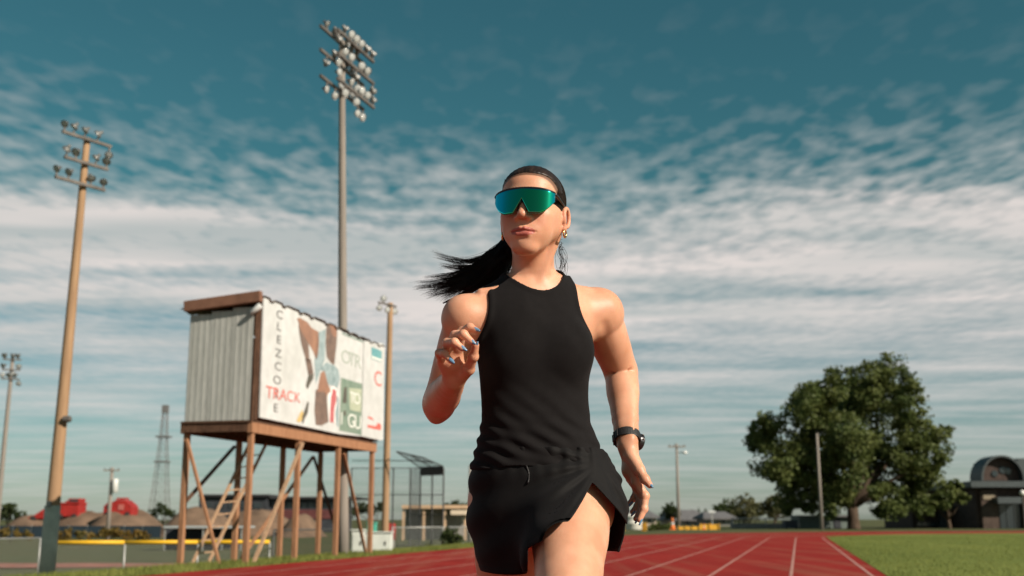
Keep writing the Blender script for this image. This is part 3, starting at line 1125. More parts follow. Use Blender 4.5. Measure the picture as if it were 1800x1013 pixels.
def leaf_mat(name, c1, c2):
    m = mat(name, c1, 0.6, color2=c2, vscale=0.55, spec=0.25, speck=(6, 0.35))
    b = m.node_tree.nodes['Principled BSDF']
    if 'trans' not in m:
        nt = m.node_tree
        tr = nt.nodes.new('ShaderNodeBsdfTranslucent')
        mx = nt.nodes.new('ShaderNodeMixShader')
        mx.inputs[0].default_value = 0.35
        out = nt.nodes['Material Output']
        nt.links.new(b.inputs['Base Color'].links[0].from_socket, tr.inputs['Color'])
        nt.links.new(b.outputs[0], mx.inputs[1])
        nt.links.new(tr.outputs[0], mx.inputs[2])
        nt.links.new(mx.outputs[0], out.inputs['Surface'])
        m['trans'] = 1
    return m


bark = mat('bark', (0.075, 0.055, 0.04), 0.9, var=0.4, vscale=3, stretch=(4, 4, 0.7), bump=0.7, bscale=6, spec=0.1)
leaf_dark = leaf_mat('leaf_dark', (0.030, 0.050, 0.018), (0.055, 0.075, 0.022))
leaf_green = leaf_mat('leaf_green', (0.050, 0.080, 0.022), (0.135, 0.160, 0.045))
leaf_pale = leaf_mat('leaf_pale', (0.085, 0.095, 0.040), (0.13, 0.125, 0.055))
leaf_autumn = leaf_mat('leaf_autumn', (0.22, 0.13, 0.03), (0.14, 0.13, 0.035))


def tree(name, label, pos, blobs, n, size, m, seed, trunk_r=0.3, limbs=True, cat='tree', group=None):
    root = empty(name, pos, label, cat, group)
    link('crown', leaf_mesh(blobs, n, size, seed), m, root)
    rng = random.Random(seed)
    b = MB()
    zmid = sum(c[2] for c, r in blobs) / len(blobs)
    base_ = Vector(pos)
    fork = Vector((pos[0] + rng.uniform(-.1, .1), pos[1], pos[2] + (zmid - pos[2]) * 0.28))
    b.tube([base_ - Vector((0, 0, 0.2)), base_ + Vector((0, 0, 0.15)), base_.lerp(fork, 0.5), fork], [trunk_r * 1.25, trunk_r * 1.05, trunk_r * 0.9, trunk_r * 0.85], 10)
    if limbs:
        for c, r in sorted(blobs, key=lambda t: -t[1])[:14]:
            e = Vector(c)
            mid = fork.lerp(e, 0.45) + Vector((rng.uniform(-.3, .3), rng.uniform(-.3, .3), r * 0.15))
            b.tube([fork, mid, e], [trunk_r * 0.55, trunk_r * 0.34, trunk_r * 0.08], 6)
    b.build('trunk', bark, root, smooth=True)
    return root


def px_blobs(spec, Y, seed, dY):
    rng = random.Random(seed)
    out = []
    for u, v, r in spec:
        yy = Y + rng.uniform(-dY, dY)
        p = at(u, v, yy)
        out.append((tuple(p), r / FPX * yy))
    return out


TY = 96.0
big_spec = [(1345, 765, 34), (1330, 758, 22), (1352, 742, 20), (1375, 805, 48), (1395, 850, 46), (1362, 825, 30), (1420, 715, 40), (1405, 745, 36), (1447, 688, 38), (1470, 672, 28),
            (1500, 712, 56), (1527, 668, 36), (1560, 664, 38), (1590, 682, 36), (1548, 722, 52), (1600, 735, 40), (1640, 770, 30), (1664, 758, 13), (1630, 812, 40), (1600, 850, 40), (1560, 800, 56),
            (1500, 800, 56), (1450, 828, 56), (1425, 785, 42), (1472, 868, 36), (1556, 878, 34), (1605, 880, 28), (1655, 800, 20), (1450, 745, 46), (1530, 850, 44), (1410, 880, 24), (1330, 775, 22), (1440, 880, 26), (1580, 895, 20), (1620, 893, 18), (1385, 893, 16), (1420, 897, 16), (1550, 900, 18), (1455, 898, 18), (1478, 750, 44), (1590, 780, 44), (1400, 815, 40)]
tree('broadleaf_tree', 'large dense round green tree standing beyond the bend of the track', tuple(base(1500, TY, -0.02)), px_blobs(big_spec, TY, 3, 3.6), 80000, 0.27, leaf_green, 11, 0.52)

small = [
    ('small_tree', 'small dark green tree between the big tree and the arched building', 1668, 99, [(1668, 868, 20), (1678, 858, 14), (1655, 880, 16), (1690, 876, 12), (1640, 885, 14)], 2600, leaf_green),
    ('pale_tree', 'pale olive tree left of the big tree above the far fence', 1307, 150, [(1300, 892, 20), (1318, 885, 18), (1310, 905, 22), (1335, 900, 14)], 2200, leaf_pale),
    ('dark_tree', 'dark rounded tree behind the grey house roofs', 1278, 155, [(1278, 893, 14), (1266, 900, 14), (1290, 903, 16)], 1800, leaf_dark),
    ('dark_tree', 'dark clipped tree behind the left utility pole beside the low buildings', 1178, 150, [(1178, 894, 9), (1172, 902, 10), (1186, 902, 10)], 1300, leaf_dark),
    ('pale_tree', 'olive bushy tree under the left branches of the big tree', 1362, 130, [(1362, 885, 18), (1350, 895, 18), (1378, 898, 18)], 2200, leaf_pale),
    ('dark_tree', 'dark bushy tree at the far left edge behind the red machines', 15, 150, [(20, 893, 12), (5, 900, 15), (34, 905, 10)], 1500, leaf_dark),
    ('dark_tree', 'dark tree tops behind the ball field left of the runner', 800, 170, [(800, 890, 10), (785, 895, 9), (815, 893, 9), (828, 897, 8)], 1500, leaf_dark),
    ('dark_tree', 'dark far trees behind the slim light pole', 660, 170, [(652, 895, 10), (635, 893, 12), (668, 892, 10), (622, 900, 10)], 1500, leaf_dark),
    ('dark_tree', 'dark bush behind the lattice tower foot', 285, 190, [(280, 895, 11), (292, 898, 10), (268, 902, 9), (305, 905, 8)], 1200, leaf_dark),
    ('shrub', 'low green shrub at the foot of the fence beside the runner', 790, 41, [(788, 938, 13), (797, 944, 12), (805, 950, 11), (783, 950, 11)], 900, leaf_dark),
]
for i, (nm, lb, u, Y, sp, n, m) in enumerate(small):
    z0 = -0.02 if u > 900 else FIELD_Z
    if nm == 'shrub':
        z0 = -0.6
    tree(nm, lb, tuple(base(u, Y, z0)), px_blobs(sp, Y, 40 + i, 0.8 if Y > 90 else 0.1), n, 0.30 if Y > 90 else 0.10, m, 60 + i, 0.18 if Y > 90 else 0.02, limbs=True, cat='tree' if nm != 'shrub' else 'shrub')
# spiky conifers on the far skyline
for i, (u, vt, wpx, what) in enumerate(((1216, 897, 7, 'left'), (1228, 893, 7, 'middle'), (1240, 891, 8, 'right'))):
    Y = 180
    blobs = []
    for k in range(6):
        f = k / 5
        p = at(u, vt + (914 - vt) * f, Y)
        blobs.append((tuple(p), (0.25 + wpx * 0.55 * f) / FPX * Y))
    tree('conifer', '%s one of the three small dark conifers on the skyline right of the runner' % {'left': 'leftmost', 'middle': 'middle', 'right': 'rightmost'}[what],
         tuple(base(u, Y, -0.02)), blobs, 700, 0.35, leaf_dark, 80 + i, 0.15, limbs=False, group='skyline conifers')
# autumn coloured bushes at the far side of the ball field
for i, (u, wpx, vt, lb) in enumerate(((20, 48, 929, 'long rusty yellow bush left of the tan pole beyond the ball field'), (130, 45, 931, 'yellow green bush right of the tan pole beyond the ball field'),
                                      (195, 24, 928, 'orange brown rounded bush behind the yellow fence cap'), (240, 26, 933, 'low yellow bush near the dugout at the end of the row'))):
    Y = 88
    sp = [(u - wpx * 0.6, vt + 10, 9), (u - wpx * .2, vt + 8, 9), (u + wpx * .25, vt + 8, 9), (u + wpx * .6, vt + 11, 8)]
    tree('bush', lb, tuple(base(u, Y, FIELD_Z)), px_blobs(sp, Y, 90 + i, 0.3), 1300, 0.16, leaf_autumn, 95 + i, 0.03, limbs=True, cat='bush', group='bushes beyond the ball field')

# ------------------------------------------------------------------ far left: machines, tower, buildings
red_paint = mat('red_machine_paint', (0.30, 0.020, 0.016), 0.5, var=0.25, vscale=2, spec=0.4)
dark_rub = mat('dark_rubber', (0.02, 0.02, 0.02), 0.8)
glass_dk = mat('dark_glass', (0.03, 0.04, 0.045), 0.12, spec=0.6)


def machine(u0, u1, vt, vb, Y, label, kind):
    x0, x1 = float(at(u0, 914, Y)[0]), float(at(u1, 914, Y)[0])
    z0, z1 = zat(vb, Y), zat(vt, Y)
    w, h, cx = x1 - x0, z1 - z0, (x0 + x1) / 2
    root = empty('construction_machine', (cx, Y, z0), label, 'machine', 'red machines on the dirt mounds')
    if kind == 0:      # loader with a long sloping front and a tall hopper
        poly = [(x0, z0 + h * .12), (x0 + w * .18, z0 + h * .3), (x0 + w * .38, z0 + h * .62), (x0 + w * .55, z0 + h * .7), (x0 + w * .6, z0 + h * .12)]
        M = frame((0, Y - 1.0, 0), (1, 0, 0), (0, 0, 1))
        MB().prism(poly, 2.0, M @ Matrix.Translation((0, 0, -2.0)) @ Matrix.Translation((0, 0, 2.0))).build('body', red_paint, root)
        MB().box((x0 + w * .72, Y, z0 + h * .6), (w * .3, 2.2, h * .55)).build('hopper', red_paint, root, bevel=0.06)
        MB().box((x0 + w * .9, Y, z0 + h * .78), (w * .2, 1.8, h * .42)).build('cab', red_paint, root, bevel=0.06)
        MB().box((x0 + w * .9, Y - 0.93, z0 + h * .82), (w * .14, 0.06, h * .2)).build('window', glass_dk, root)
        ws = (.15, .5, .85)
    elif kind == 1:    # box body with a raised lid
        MB().box((cx, Y, z0 + h * .42), (w, 2.2, h * .62)).build('body', red_paint, root, bevel=0.06)
        MB().box((cx, Y, z0 + h * .76), (w * 1.04, 2.4, h * .08)).build('rim', red_paint, root, bevel=0.03)
        MB().box((cx + w * .22, Y, z0 + h * .9), (w * .52, 1.7, h * .22)).build('cab', red_paint, root, bevel=0.05)
        MB().box((cx + w * .22, Y - 0.88, z0 + h * .9), (w * .36, 0.06, h * .12)).build('window', glass_dk, root)
        ws = (.2, .8)
    else:              # rounded mixer-like drum on a frame
        M = frame((0, Y - 1.0, 0), (1, 0, 0), (0, 0, 1))
        poly = [(x0, z0 + h * .2), (x0, z0 + h * .55), (x0 + w * .12, z0 + h * .74), (x0 + w * .3, z0 + h * .78), (x0 + w * .42, z0 + h * .9), (x0 + w * .72, z0 + h * .9), (x0 + w * .92, z0 + h * .66), (x1, z0 + h * .5), (x1, z0 + h * .2)]
        MB().prism(poly, 2.2, M).build('hood', red_paint, root, bevel=0.05)
        MB().box((cx - w * .3, Y - 1.03, z0 + h * .52), (w * .16, 0.06, h * .2)).build('window', glass_dk, root)
        MB().box((cx + w * .12, Y - 1.03, z0 + h * .5), (w * .2, 0.06, h * .3)).build('grille', mat('pale_red_panel', (0.4, 0.12, 0.1), .6), root)
        MB().box((cx, Y, z0 + h * .14), (w, 2.0, h * .18)).build('body', red_paint, root, bevel=0.05)
        MB().box((cx + w * .05, Y, z0 + h * .97), (w * .34, 1.0, h * .1)).build('hopper', red_paint, root)
        ws = (.15, .4, .85)
    for f in ws:
        MB().lathe([(h * .06, -.2), (h * .14, -.16), (h * .14, .16), (h * .06, .2)], 14, Matrix.Rotation(R(90), 4, 'X'), (x0 + w * f, Y - 1.05, z0 + h * .1)).build('wheel', dark_rub, root)


machine(52, 134, 880, 916, 138, 'red loader with a long sloping front partly behind the tan pole', 0)
machine(104, 144, 877, 912, 130, 'red box shaped machine just right of the tan pole on a mound', 1)
machine(186, 236, 876, 908, 127, 'red machine with a rounded hood on the mound right of the power pole', 2)

# lattice radio tower
Y = 300
lt = empty('lattice_tower', base(279, Y, FIELD_Z), 'tall thin steel lattice radio tower on the horizon left of the scoreboard', 'tower')
steel_far = mat('tower_steel', (0.16, 0.16, 0.16), 0.6, metal=0.3)
xa = float(at(279, 914, Y)[0])
xt = float(at(285.5, 914, Y)[0])
zt_ = zat(714, Y)
nseg = 14


def tower_ring(f):
    w = 1.9 * (1 - f) ** 1.3 + 0.55
    z = FIELD_Z + (zt_ - FIELD_Z) * f
    cx = xa
    return [Vector((cx + sx * w, Y + sy * w, z)) for sx, sy in ((-1, -1), (1, -1), (1, 1), (-1, 1))]


rings = [tower_ring(k / nseg) for k in range(nseg + 1)]
for k in range(4):
    MB().tube([r[k] for r in rings], 0.09, 5).build('leg', steel_far, lt)
for k in range(nseg):
    b = MB()
    for j in range(4):
        j2 = (j + 1) % 4
        b.tube([rings[k][j], rings[k + 1][j2]], 0.04, 4)
        b.tube([rings[k][j2], rings[k + 1][j]], 0.04, 4)
        b.tube([rings[k + 1][j], rings[k + 1][j2]], 0.04, 4)
    b.build('bracing', steel_far, lt)
for v in (768, 812):
    MB().box((xa, Y, zat(v, Y)), (3.6, 3.0, 0.35)).build('platform', steel_far, lt)
MB().box((xa, Y, zt_ - 0.8), (1.5, 1.4, 2.0)).build('antenna_head', steel_far, lt)

# power poles
def power_pole(u, vt, Y, z0, label, r=0.14, cross=True, lamp=None, trans=False, m=None):
    b = base(u, Y, z0)
    zt = zat(vt, Y)
    root = empty('power_pole', b, label, 'power pole')
    MB().tube([(b.x, b.y, z0 - .3), (b.x, b.y, zt)], [r * 1.15, r * 0.8], 10).build('pole', m or pole_grey, root, smooth=True)
    if cross:
        MB().bar((b.x - .7, b.y - .12, zt - .25), (b.x + .7, b.y - .12, zt - .25), 0.1, 0.12).build('crossarm', pole_grey, root)
        for s in (-.6, -.2, .6):
            MB().lathe([(.03, 0), (.05, .05), (.03, .12)], 8, None, (b.x + s, b.y - .12, zt - .19)).build('insulator', dark_pipe, root)
    if trans:
        MB().lathe([(.2, -.62), (.27, -.58), (.27, .5), (.2, .58)], 14, None, (b.x + .38, b.y - .1, zt - 1.55)).build('transformer', mat('transformer_grey', (0.55, 0.57, 0.55), 0.4), root, smooth=True)
    if lamp:
        MB().tube([(b.x, b.y, zt - lamp), (b.x + .5, b.y - .2, zt - lamp + .05)], 0.03, 6).build('lamp_arm', arm_steel, root)
        MB().lathe([(.05, .12), (.16, .06), (.2, -.05), (.12, -.1)], 12, None, (b.x + .62, b.y - .25, zt - lamp + .02)).build('lamp_head', mat('lamp_white', (0.75, 0.76, 0.73), 0.35), root, smooth=True)
    return root


power_pole(191, 822, 100, FIELD_Z, 'grey power pole with a pale transformer in front of the dirt mounds', 0.17, True, None, True)
power_pole(1193, 780, 92, -0.02, 'grey street light pole with one white lamp right of the runner', 0.12, True, 0.75)
power_pole(1444, 762, 89, -0.02, 'bare grey pole standing in front of the big tree', 0.12, False)
power_pole(826, 818, 80, -0.5, 'slim grey pole beside the left hip of the runner', 0.12, False)

# long dark building, dugouts, walls
navy = mat('dark_cladding', (0.035, 0.04, 0.048), 0.7, var=0.3, vscale=1, spec=0.3)
maroon = mat('maroon_cladding', (0.10, 0.03, 0.03), 0.7, var=0.25, vscale=1)
concrete = mat('concrete_wall', (0.26, 0.25, 0.23), 0.85, var=0.2, vscale=1)
tan_wall = mat('tan_roof', (0.52, 0.36, 0.23), 0.8, var=0.15, vscale=1)


def block(parent, name, u0, u1, v0, v1, Y, d, m, bevel=0.0, fz=None):
    x0, x1 = float(at(u0, 914, Y)[0]), float(at(u1, 914, Y)[0])
    z1_ = zat(v0, Y)
    z0_ = zat(v1, Y) if fz is None else fz
    return MB().box(((x0 + x1) / 2, Y + d / 2, (z0_ + z1_) / 2), (x1 - x0, d, z1_ - z0_)).build(name, m, parent, bevel=bevel)


Y = 165
hb = empty('long_building', base(470, Y, FIELD_Z), 'long low dark flat roofed building behind the scoreboard legs', 'building')
block(hb, 'wall', 348, 470, 873, 930, Y, 14, navy, fz=FIELD_Z)
block(hb, 'wall', 470.4, 596, 877, 930, Y + 1, 13, navy, fz=FIELD_Z)
block(hb, 'roof', 346, 471.8, 869, 872.8, Y - .6, 15, mat('dark_roof', (0.03, 0.032, 0.035), 0.8))
block(hb, 'roof', 472.2, 627, 873, 876.8, Y - .2, 14, MATS['dark_roof'])
for k in range(9):
    block(hb, 'window', 478 + k * 12.6, 488 + k * 12.6, 884, 893, Y + .9, .08, glass_dk)
block(hb, 'facade_panel', 476, 594, 896, 912, Y + .85, .12, maroon)
for k in range(5):
    block(hb, 'window', 356 + k * 22, 370 + k * 22, 884, 894, Y - .1, .08, glass_dk)

Y = 118
bw = empty('windscreen_fence', base(140, Y, FIELD_Z), 'dark blue windscreen fence at the far side of the ball field', 'fence')
blue_m = mat('blue_fabric', (0.010, 0.024, 0.036), 0.8, var=0.2, vscale=1)
for k in range(9):
    block(bw, 'panel', -8 + k * 32.6, 23 + k * 32.6, 924.5 + (k % 2) * .3, 960, Y, .05, blue_m, fz=FIELD_Z)
    MB().tube([tuple(base(-8.6 + k * 32.6, Y + .1, FIELD_Z)), tuple(base(-8.6 + k * 32.6, Y + .1, zat(923.8, Y)))], .06, 6).build('post', gal, bw)

Y = 70
dg = empty('dugout', base(345, Y, FIELD_Z), 'low dark open dugout shelter behind the yellow capped fence', 'dugout')
block(dg, 'roof', 288, 428, 925, 928.5, Y - 1, 3.2, mat('dugout_roof', (0.32, 0.36, 0.37), 0.6))
block(dg, 'back_wall', 290, 426, 929, 950, Y + 2, .15, navy, fz=FIELD_Z)
for u in (291, 325, 358, 392, 425):
    block(dg, 'post', u - 1, u + 1, 929, 950, Y - .9, .1, gal, fz=FIELD_Z)
block(dg, 'bench', 300, 415, 948, 951, Y + .8, .4, wood_pale)

Y = 78
db = empty('dugout', base(770, Y, -0.6), 'low shelter with a tan sunlit roof edge behind the backstop', 'dugout')
block(db, 'roof', 706, 846, 888, 894, Y - 1, 4, tan_wall)
block(db, 'back_wall', 712, 842, 894.5, 930, Y + 2, .2, concrete, fz=-0.6)
for u in (709, 745, 782, 818, 843):
    block(db, 'post', u - 2, u + 2, 894.3, 930, Y - .8, .16, tan_wall, fz=-0.6)
block(db, 'board', 792, 835, 897, 905, Y - 1.1, .05, mat('cream_board', (0.6, 0.5, 0.38), 0.7))
block(db, 'board', 812, 833, 910, 918, Y - .6, .05, mat('pale_board', (0.62, 0.6, 0.5), 0.7))
pl = empty('red_barrel', base(687, 60, FIELD_Z), 'small red barrel beside the utility boxes', 'barrel')
p = base(687, 60, 0)
MB().lathe([(.2, -.45), (.26, -.43), (.27, 0), (.26, .35), (.2, .4)], 12, None, (p.x, p.y, zat(934, 60))).build('drum', red_paint, pl, smooth=True)
MB().tube([(p.x, p.y, FIELD_Z), (p.x, p.y, zat(934, 60) - .4)], .22, 12).build('stand', concrete, pl)
nt_ = empty('storage_bin', base(652, 64, FIELD_Z), 'turquoise lidded storage bin behind the utility boxes', 'bin')
block(nt_, 'body', 645, 661, 920, 945, 64, .6, mat('turquoise_plastic', (0.08, 0.42, 0.32), 0.5), bevel=.03, fz=FIELD_Z)
block(nt_, 'lid', 644.4, 661.6, 917.6, 919.8, 63.95, .7, MATS['turquoise_plastic'], bevel=.02)

# ------------------------------------------------------------------ far right: barriers, houses, buildings
Y = 90
amber = mat('amber_panel', (0.62, 0.33, 0.03), 0.55, var=0.12, vscale=2)


def barrier(u0, u1, v0, label):
    r = empty('barrier', base((u0 + u1) / 2, Y, -0.02), label, 'barrier', 'yellow barriers past the bend')
    block(r, 'panel', u0, u1, v0, 934, Y, .12, amber, bevel=.02)
    n = max(2, int((u1 - u0) / 12))
    for k in range(n + 1):
        u = u0 + (u1 - u0) * k / n
        block(r, 'post', u - .8, u + .8, v0 - 1.5, 936, Y - .08, .06, amber, fz=-0.02)


barrier(1231, 1264, 922, 'yellow barrier panel at the right end of the row below the grey house')
barrier(1193, 1229, 926, 'lower yellow orange barrier panel in the middle of the row')
barrier(1128, 1136, 920, 'narrow yellow barrier post panel beside the white tank')
barrier(1088, 1098, 922, 'small yellow barrier hidden beside the edge of the shorts')
wt_ = empty('water_tank', base(1113, 88, -0.02), 'white round water tank behind the swinging hand of the runner', 'tank')
p = base(1113, 88, 0)
MB().lathe([(.6, -.02), (.66, .05), (.66, .45), (.69, .48), (.66, .51), (.66, .95), (.69, .98), (.66, 1.0), (.45, 1.18), (.15, 1.22)], 22, None, (p.x, p.y, 0)).build('shell', mat('tank_white', (0.62, 0.62, 0.56), 0.5, var=.1), wt_, smooth=True)
MB().lathe([(.16, 1.2), (.2, 1.22), (.2, 1.3), (.1, 1.33)], 12, None, (p.x, p.y, 0)).build('lid', MATS['tank_white'], wt_, smooth=True)
for i, (u, lb) in enumerate(((1182, 'orange and white traffic cone left of the street light pole'), (1237, 'small orange cone in front of the right yellow barrier'))):
    c = empty('traffic_cone', base(u, 87, -0.02), lb, 'cone')
    p = base(u, 87, -0.02)
    oc = mat('cone_orange', (0.75, 0.20, 0.04), 0.5)
    k = 1.0 if i == 0 else 0.5
    MB().box((p.x, p.y, .02), (.5 * k, .5 * k, .04)).build('base', oc, c)
    MB().lathe([(.2 * k, .04), (.13 * k, .35 * k)], 14, None, (p.x, p.y, 0)).build('shaft', oc, c, smooth=True)
    MB().lathe([(.132 * k, .352 * k), (.10 * k, .55 * k)], 14, None, (p.x, p.y, 0)).build('band', white_sign, c, smooth=True)
    MB().lathe([(.098 * k, .552 * k), (.04 * k, .9 * k)], 14, None, (p.x, p.y, 0)).build('tip', oc, c, smooth=True)
for i, (u, lb) in enumerate(((1152, 'low green hedge bush between the white tank and the cone'), (1168, 'small leafy bush left of the traffic cone'))):
    tree('bush', lb, tuple(base(u, 91, -0.02)), px_blobs([(u - 5, 928, 7), (u + 4, 926, 7), (u, 932, 8)], 91, 130 + i, .3), 900, .16, leaf_green, 140 + i, .04, cat='bush', group='bushes past the bend')

roof_grey = mat('grey_shingle', (0.13, 0.13, 0.135), 0.85, var=.2, vscale=2)
wall_grey = mat('grey_siding', (0.22, 0.22, 0.21), 0.8, var=.12, vscale=1)
wall_cream = mat('cream_siding', (0.42, 0.36, 0.29), 0.8, var=.1, vscale=1)


def house(u0, u1, vr, ve, Y, label, wm, windows):
    root = empty('house', base((u0 + u1) / 2, Y, -0.02), label, 'house')
    x0, x1 = float(at(u0, 914, Y)[0]), float(at(u1, 914, Y)[0])
    zr, ze = zat(vr, Y), zat(ve, Y)
    d = 8.0
    MB().box(((x0 + x1) / 2, Y + d / 2, ze / 2 - .02), (x1 - x0 - .8, d - .8, ze)).build('wall', wm, root)
    yA, yB, yM = Y - .2, Y + d + .2, Y + d / 2
    t = .22
    hipx = (x1 - x0) * .18
    vs = [(x0, yA, ze), (x1, yA, ze), (x1, yB, ze), (x0, yB, ze), (x0 + hipx, yM, zr), (x1 - hipx, yM, zr)]
    vs2 = [(a, b_, c - t) for a, b_, c in vs[:4]]
    fs = [(0, 1, 5, 4), (1, 2, 5), (2, 3, 4, 5), (3, 0, 4), (0, 6, 7, 1), (1, 7, 8, 2), (2, 8, 9, 3), (3, 9, 6, 0), (6, 9, 8, 7)]
    MB().add(vs + vs2, fs).build('roof', roof_grey, root)
    for (a, b_, c, e) in windows:
        f = block(root, 'window', a, b_, c, e, Y + .34, .1, white_sign)
        x0_, x1_ = float(at(a + .5, 914, Y)[0]), float(at(b_ - .5, 914, Y)[0])
        z0_, z1_ = zat(e - .5, Y), zat(c + .5, Y)
        MB().box(((x0_ + x1_) / 2, Y + .32, (z0_ + z1_) / 2), (x1_ - x0_, .06, z1_ - z0_)).build('pane', glass_dk, f)
    return root


house(1168, 1246, 896, 913, 150, 'grey hip roofed house behind the street light pole', wall_cream, [(1190, 1196, 916, 922), (1206, 1212, 916, 922), (1224, 1231, 916, 922)])
house(1236, 1296, 899, 910, 140, 'dark house with a pale gable edge right of the grey hip roof', wall_grey, [(1250, 1256, 914, 920), (1270, 1277, 914, 920)])
house(1090, 1160, 897, 908, 145, 'low house with a tan roof edge behind the white tank', wall_cream, [(1118, 1124, 912, 918), (1138, 1146, 912, 918)])
sk = empty('roof_skylight', base(1250, 136, 3), 'bright white roof panel catching the sun on the dark house', 'roof panel')
block(sk, 'panel', 1246, 1258, 898, 902, 136, .12, white_sign, bevel=.02)
block(sk, 'stand', 1251, 1253, 902.2, 930, 136.1, .1, gal, fz=-0.02)

link_fence(at(1287, 914, 100)[:2], at(1404, 914, 100)[:2], -0.02, zat(911, 100), 'long grey chain link fence left of the big tree trunk', spacing=2.6, pr=.05, pitch=.14, m=gal, wr=.006)
wl = empty('low_wall', base(1345, 103, -0.02), 'low grey concrete wall behind the far chain link fence', 'wall')
for k in range(6):
    block(wl, 'panel', 1284 + k * 20.4, 1304 + k * 20.4, 920 + (k % 2) * .3, 936, 103, .2, concrete, fz=-0.02)
ct = empty('container', base(1391, 97, -0.02), 'dark blue rubbish container left of the big tree', 'container')
block(ct, 'body', 1380, 1402, 917, 934, 97, 1.2, mat('container_blue', (0.015, 0.022, 0.035), .6), bevel=.03, fz=0.08)
block(ct, 'lid', 1379.4, 1402.6, 914.6, 916.8, 96.95, 1.3, MATS['container_blue'], bevel=.02)
for u in (1383, 1399):
    MB().lathe([(.03, -.04), (.07, -.03), (.07, .03), (.03, .04)], 10, Matrix.Rotation(R(90), 4, 'X'), (float(at(u, 914, 97)[0]), 97.1, .055)).build('wheel', dark_rub, ct)
gw = empty('garden_shed', base(1452, 104, -0.02), 'pale green shed wall seen behind the bare grey pole', 'shed')
block(gw, 'wall', 1404, 1500, 909, 934, 104, 3, mat('pale_green_siding', (0.13, 0.17, 0.16), .8, var=.15), fz=-0.02)
block(gw, 'roof', 1402, 1502, 906, 908.8, 103.6, 3.8, roof_grey)
block(gw, 'door', 1466, 1478, 914, 934, 103.94, .06, navy, fz=-0.01)

# brick building with an arched roof at the right
brick_m = mat('dark_brick', (0.06, 0.044, 0.038), .85, var=.3, vscale=3, spec=.2)
brick_l = mat('brown_brick', (0.075, 0.055, 0.045), .85, var=.25, vscale=3, spec=.2)
slate = mat('slate_metal', (0.055, 0.07, 0.074), .55, var=.15, metal=.2)
Y = 100
ab = empty('arched_building', base(1765, Y, -0.02), 'dark brick building with a rounded barrel roof at the right edge', 'building')
block(ab, 'wall', 1718, 1900, 857, 934, Y, 16, brick_m, fz=-0.02)
block(ab, 'wall', 1728, 1756, 862, 934, Y - .5, .45, brick_l, fz=-0.02)
block(ab, 'wall', 1800, 1860, 862, 934, Y - .5, .45, brick_l, fz=-0.02)
block(ab, 'cornice', 1712, 1902, 846, 856.6, Y - 1.2, 17.6, slate)
block(ab, 'canopy', 1757, 1799, 874, 885, Y - 1.6, 2.0, slate)
block(ab, 'door', 1758, 1798, 886, 934, Y - .08, .06, glass_dk, fz=-0.01)
for u in (1771.5, 1785):
    block(ab, 'mullion', u - .5, u + .5, 886, 934, Y - .14, .05, slate, fz=-0.01)
block(ab, 'plaque', 1732, 1752, 870, 878, Y - .58, .06, mat('plaque_tan', (.24, .2, .14), .7))
# vault: arched front wall with round windows and a barrel roof running back
cx0, cx1 = float(at(1727, 914, Y)[0]), float(at(1796, 914, Y)[0])
zc0 = zat(845.5, Y)
zc1 = zat(805, Y)
arch = []
NA = 20
for k in range(NA + 1):
    a = math.pi * k / NA
    arch.append(((cx0 + cx1) / 2 - (cx1 - cx0) / 2 * math.cos(a), zc0 + (zc1 - zc0) * math.sin(a) ** 0.9))
M_ = frame((0, Y - .3, 0), (1, 0, 0), (0, 0, 1))
MB().prism(arch, .4, M_).build('gable_wall', brick_m, ab)
V, F = [], []
for i, (x, z) in enumerate(arch):
    nx, nz = x - (cx0 + cx1) / 2, z - zc0
    l_ = math.hypot(nx, nz) or 1
    for yy in (Y - 1.0, Y + 1.6):
        V += [(x + nx / l_ * .03, yy, z + nz / l_ * .03), (x + nx / l_ * .18, yy, z + nz / l_ * .18)]
for i in range(NA):
    a, b = i * 4, (i + 1) * 4
    F += [(a, b, b + 2, a + 2), (a + 1, a + 3, b + 3, b + 1), (a, a + 1, b + 1, b), (a + 2, b + 2, b + 3, a + 3)]
F += [(0, 2, 3, 1), (NA * 4, NA * 4 + 1, NA * 4 + 3, NA * 4 + 2)]
MB().add(V, F).build('barrel_roof', slate, ab, smooth=False)
for u, v, rr in ((1748, 833, .28), (1762, 827, .3), (1771, 829, .3)):
    p = at(u, v, Y - .3)
    MB().lathe([(rr, 0), (rr, .06), (rr * .8, .07)], 14, Matrix.Rotation(R(90), 4, 'X'), (p[0], Y - .31, p[2])).build('window', glass_dk, ab)
block(ab, 'side_roof', 1797.5, 1900, 806, 845.5, Y + 4, 10, slate)

lb_ = empty('low_building', base(1655, 106, -0.02), 'long low dark brick wing left of the arched building', 'building')
block(lb_, 'wall', 1604, 1722, 896, 934, 106, 8, brick_m, fz=-0.02)
block(lb_, 'wall', 1652, 1664, 897, 934, 105.6, .38, slate, fz=-0.02)
block(lb_, 'roof', 1600, 1724, 888, 895.6, 105, 10, slate)
for a, b in ((1612, 1648), (1668, 1716)):
    block(lb_, 'window', a, b, 918, 934, 105.9, .07, glass_dk, fz=.15)
    for k in range(1, 4):
        u = a + (b - a) * k / 4
        block(lb_, 'mullion', u - .5, u + .5, 918, 934, 105.84, .05, slate, fz=.15)
sl = empty('wall_lamp', base(1798, 97, 3), 'white globe street lamp at the right edge before the arched building', 'lamp')
p = at(1797, 867, 97)
MB().lathe([(.05, -.22), (.2, -.12), (.24, .03), (.16, .2), (.04, .25)], 14, None, p).build('globe', MATS['lamp_white'], sl, smooth=True)
MB().tube([(p[0], 97, -.05), (p[0], 97, p[2] - .2)], .05, 8).build('post', dark_pipe, sl)

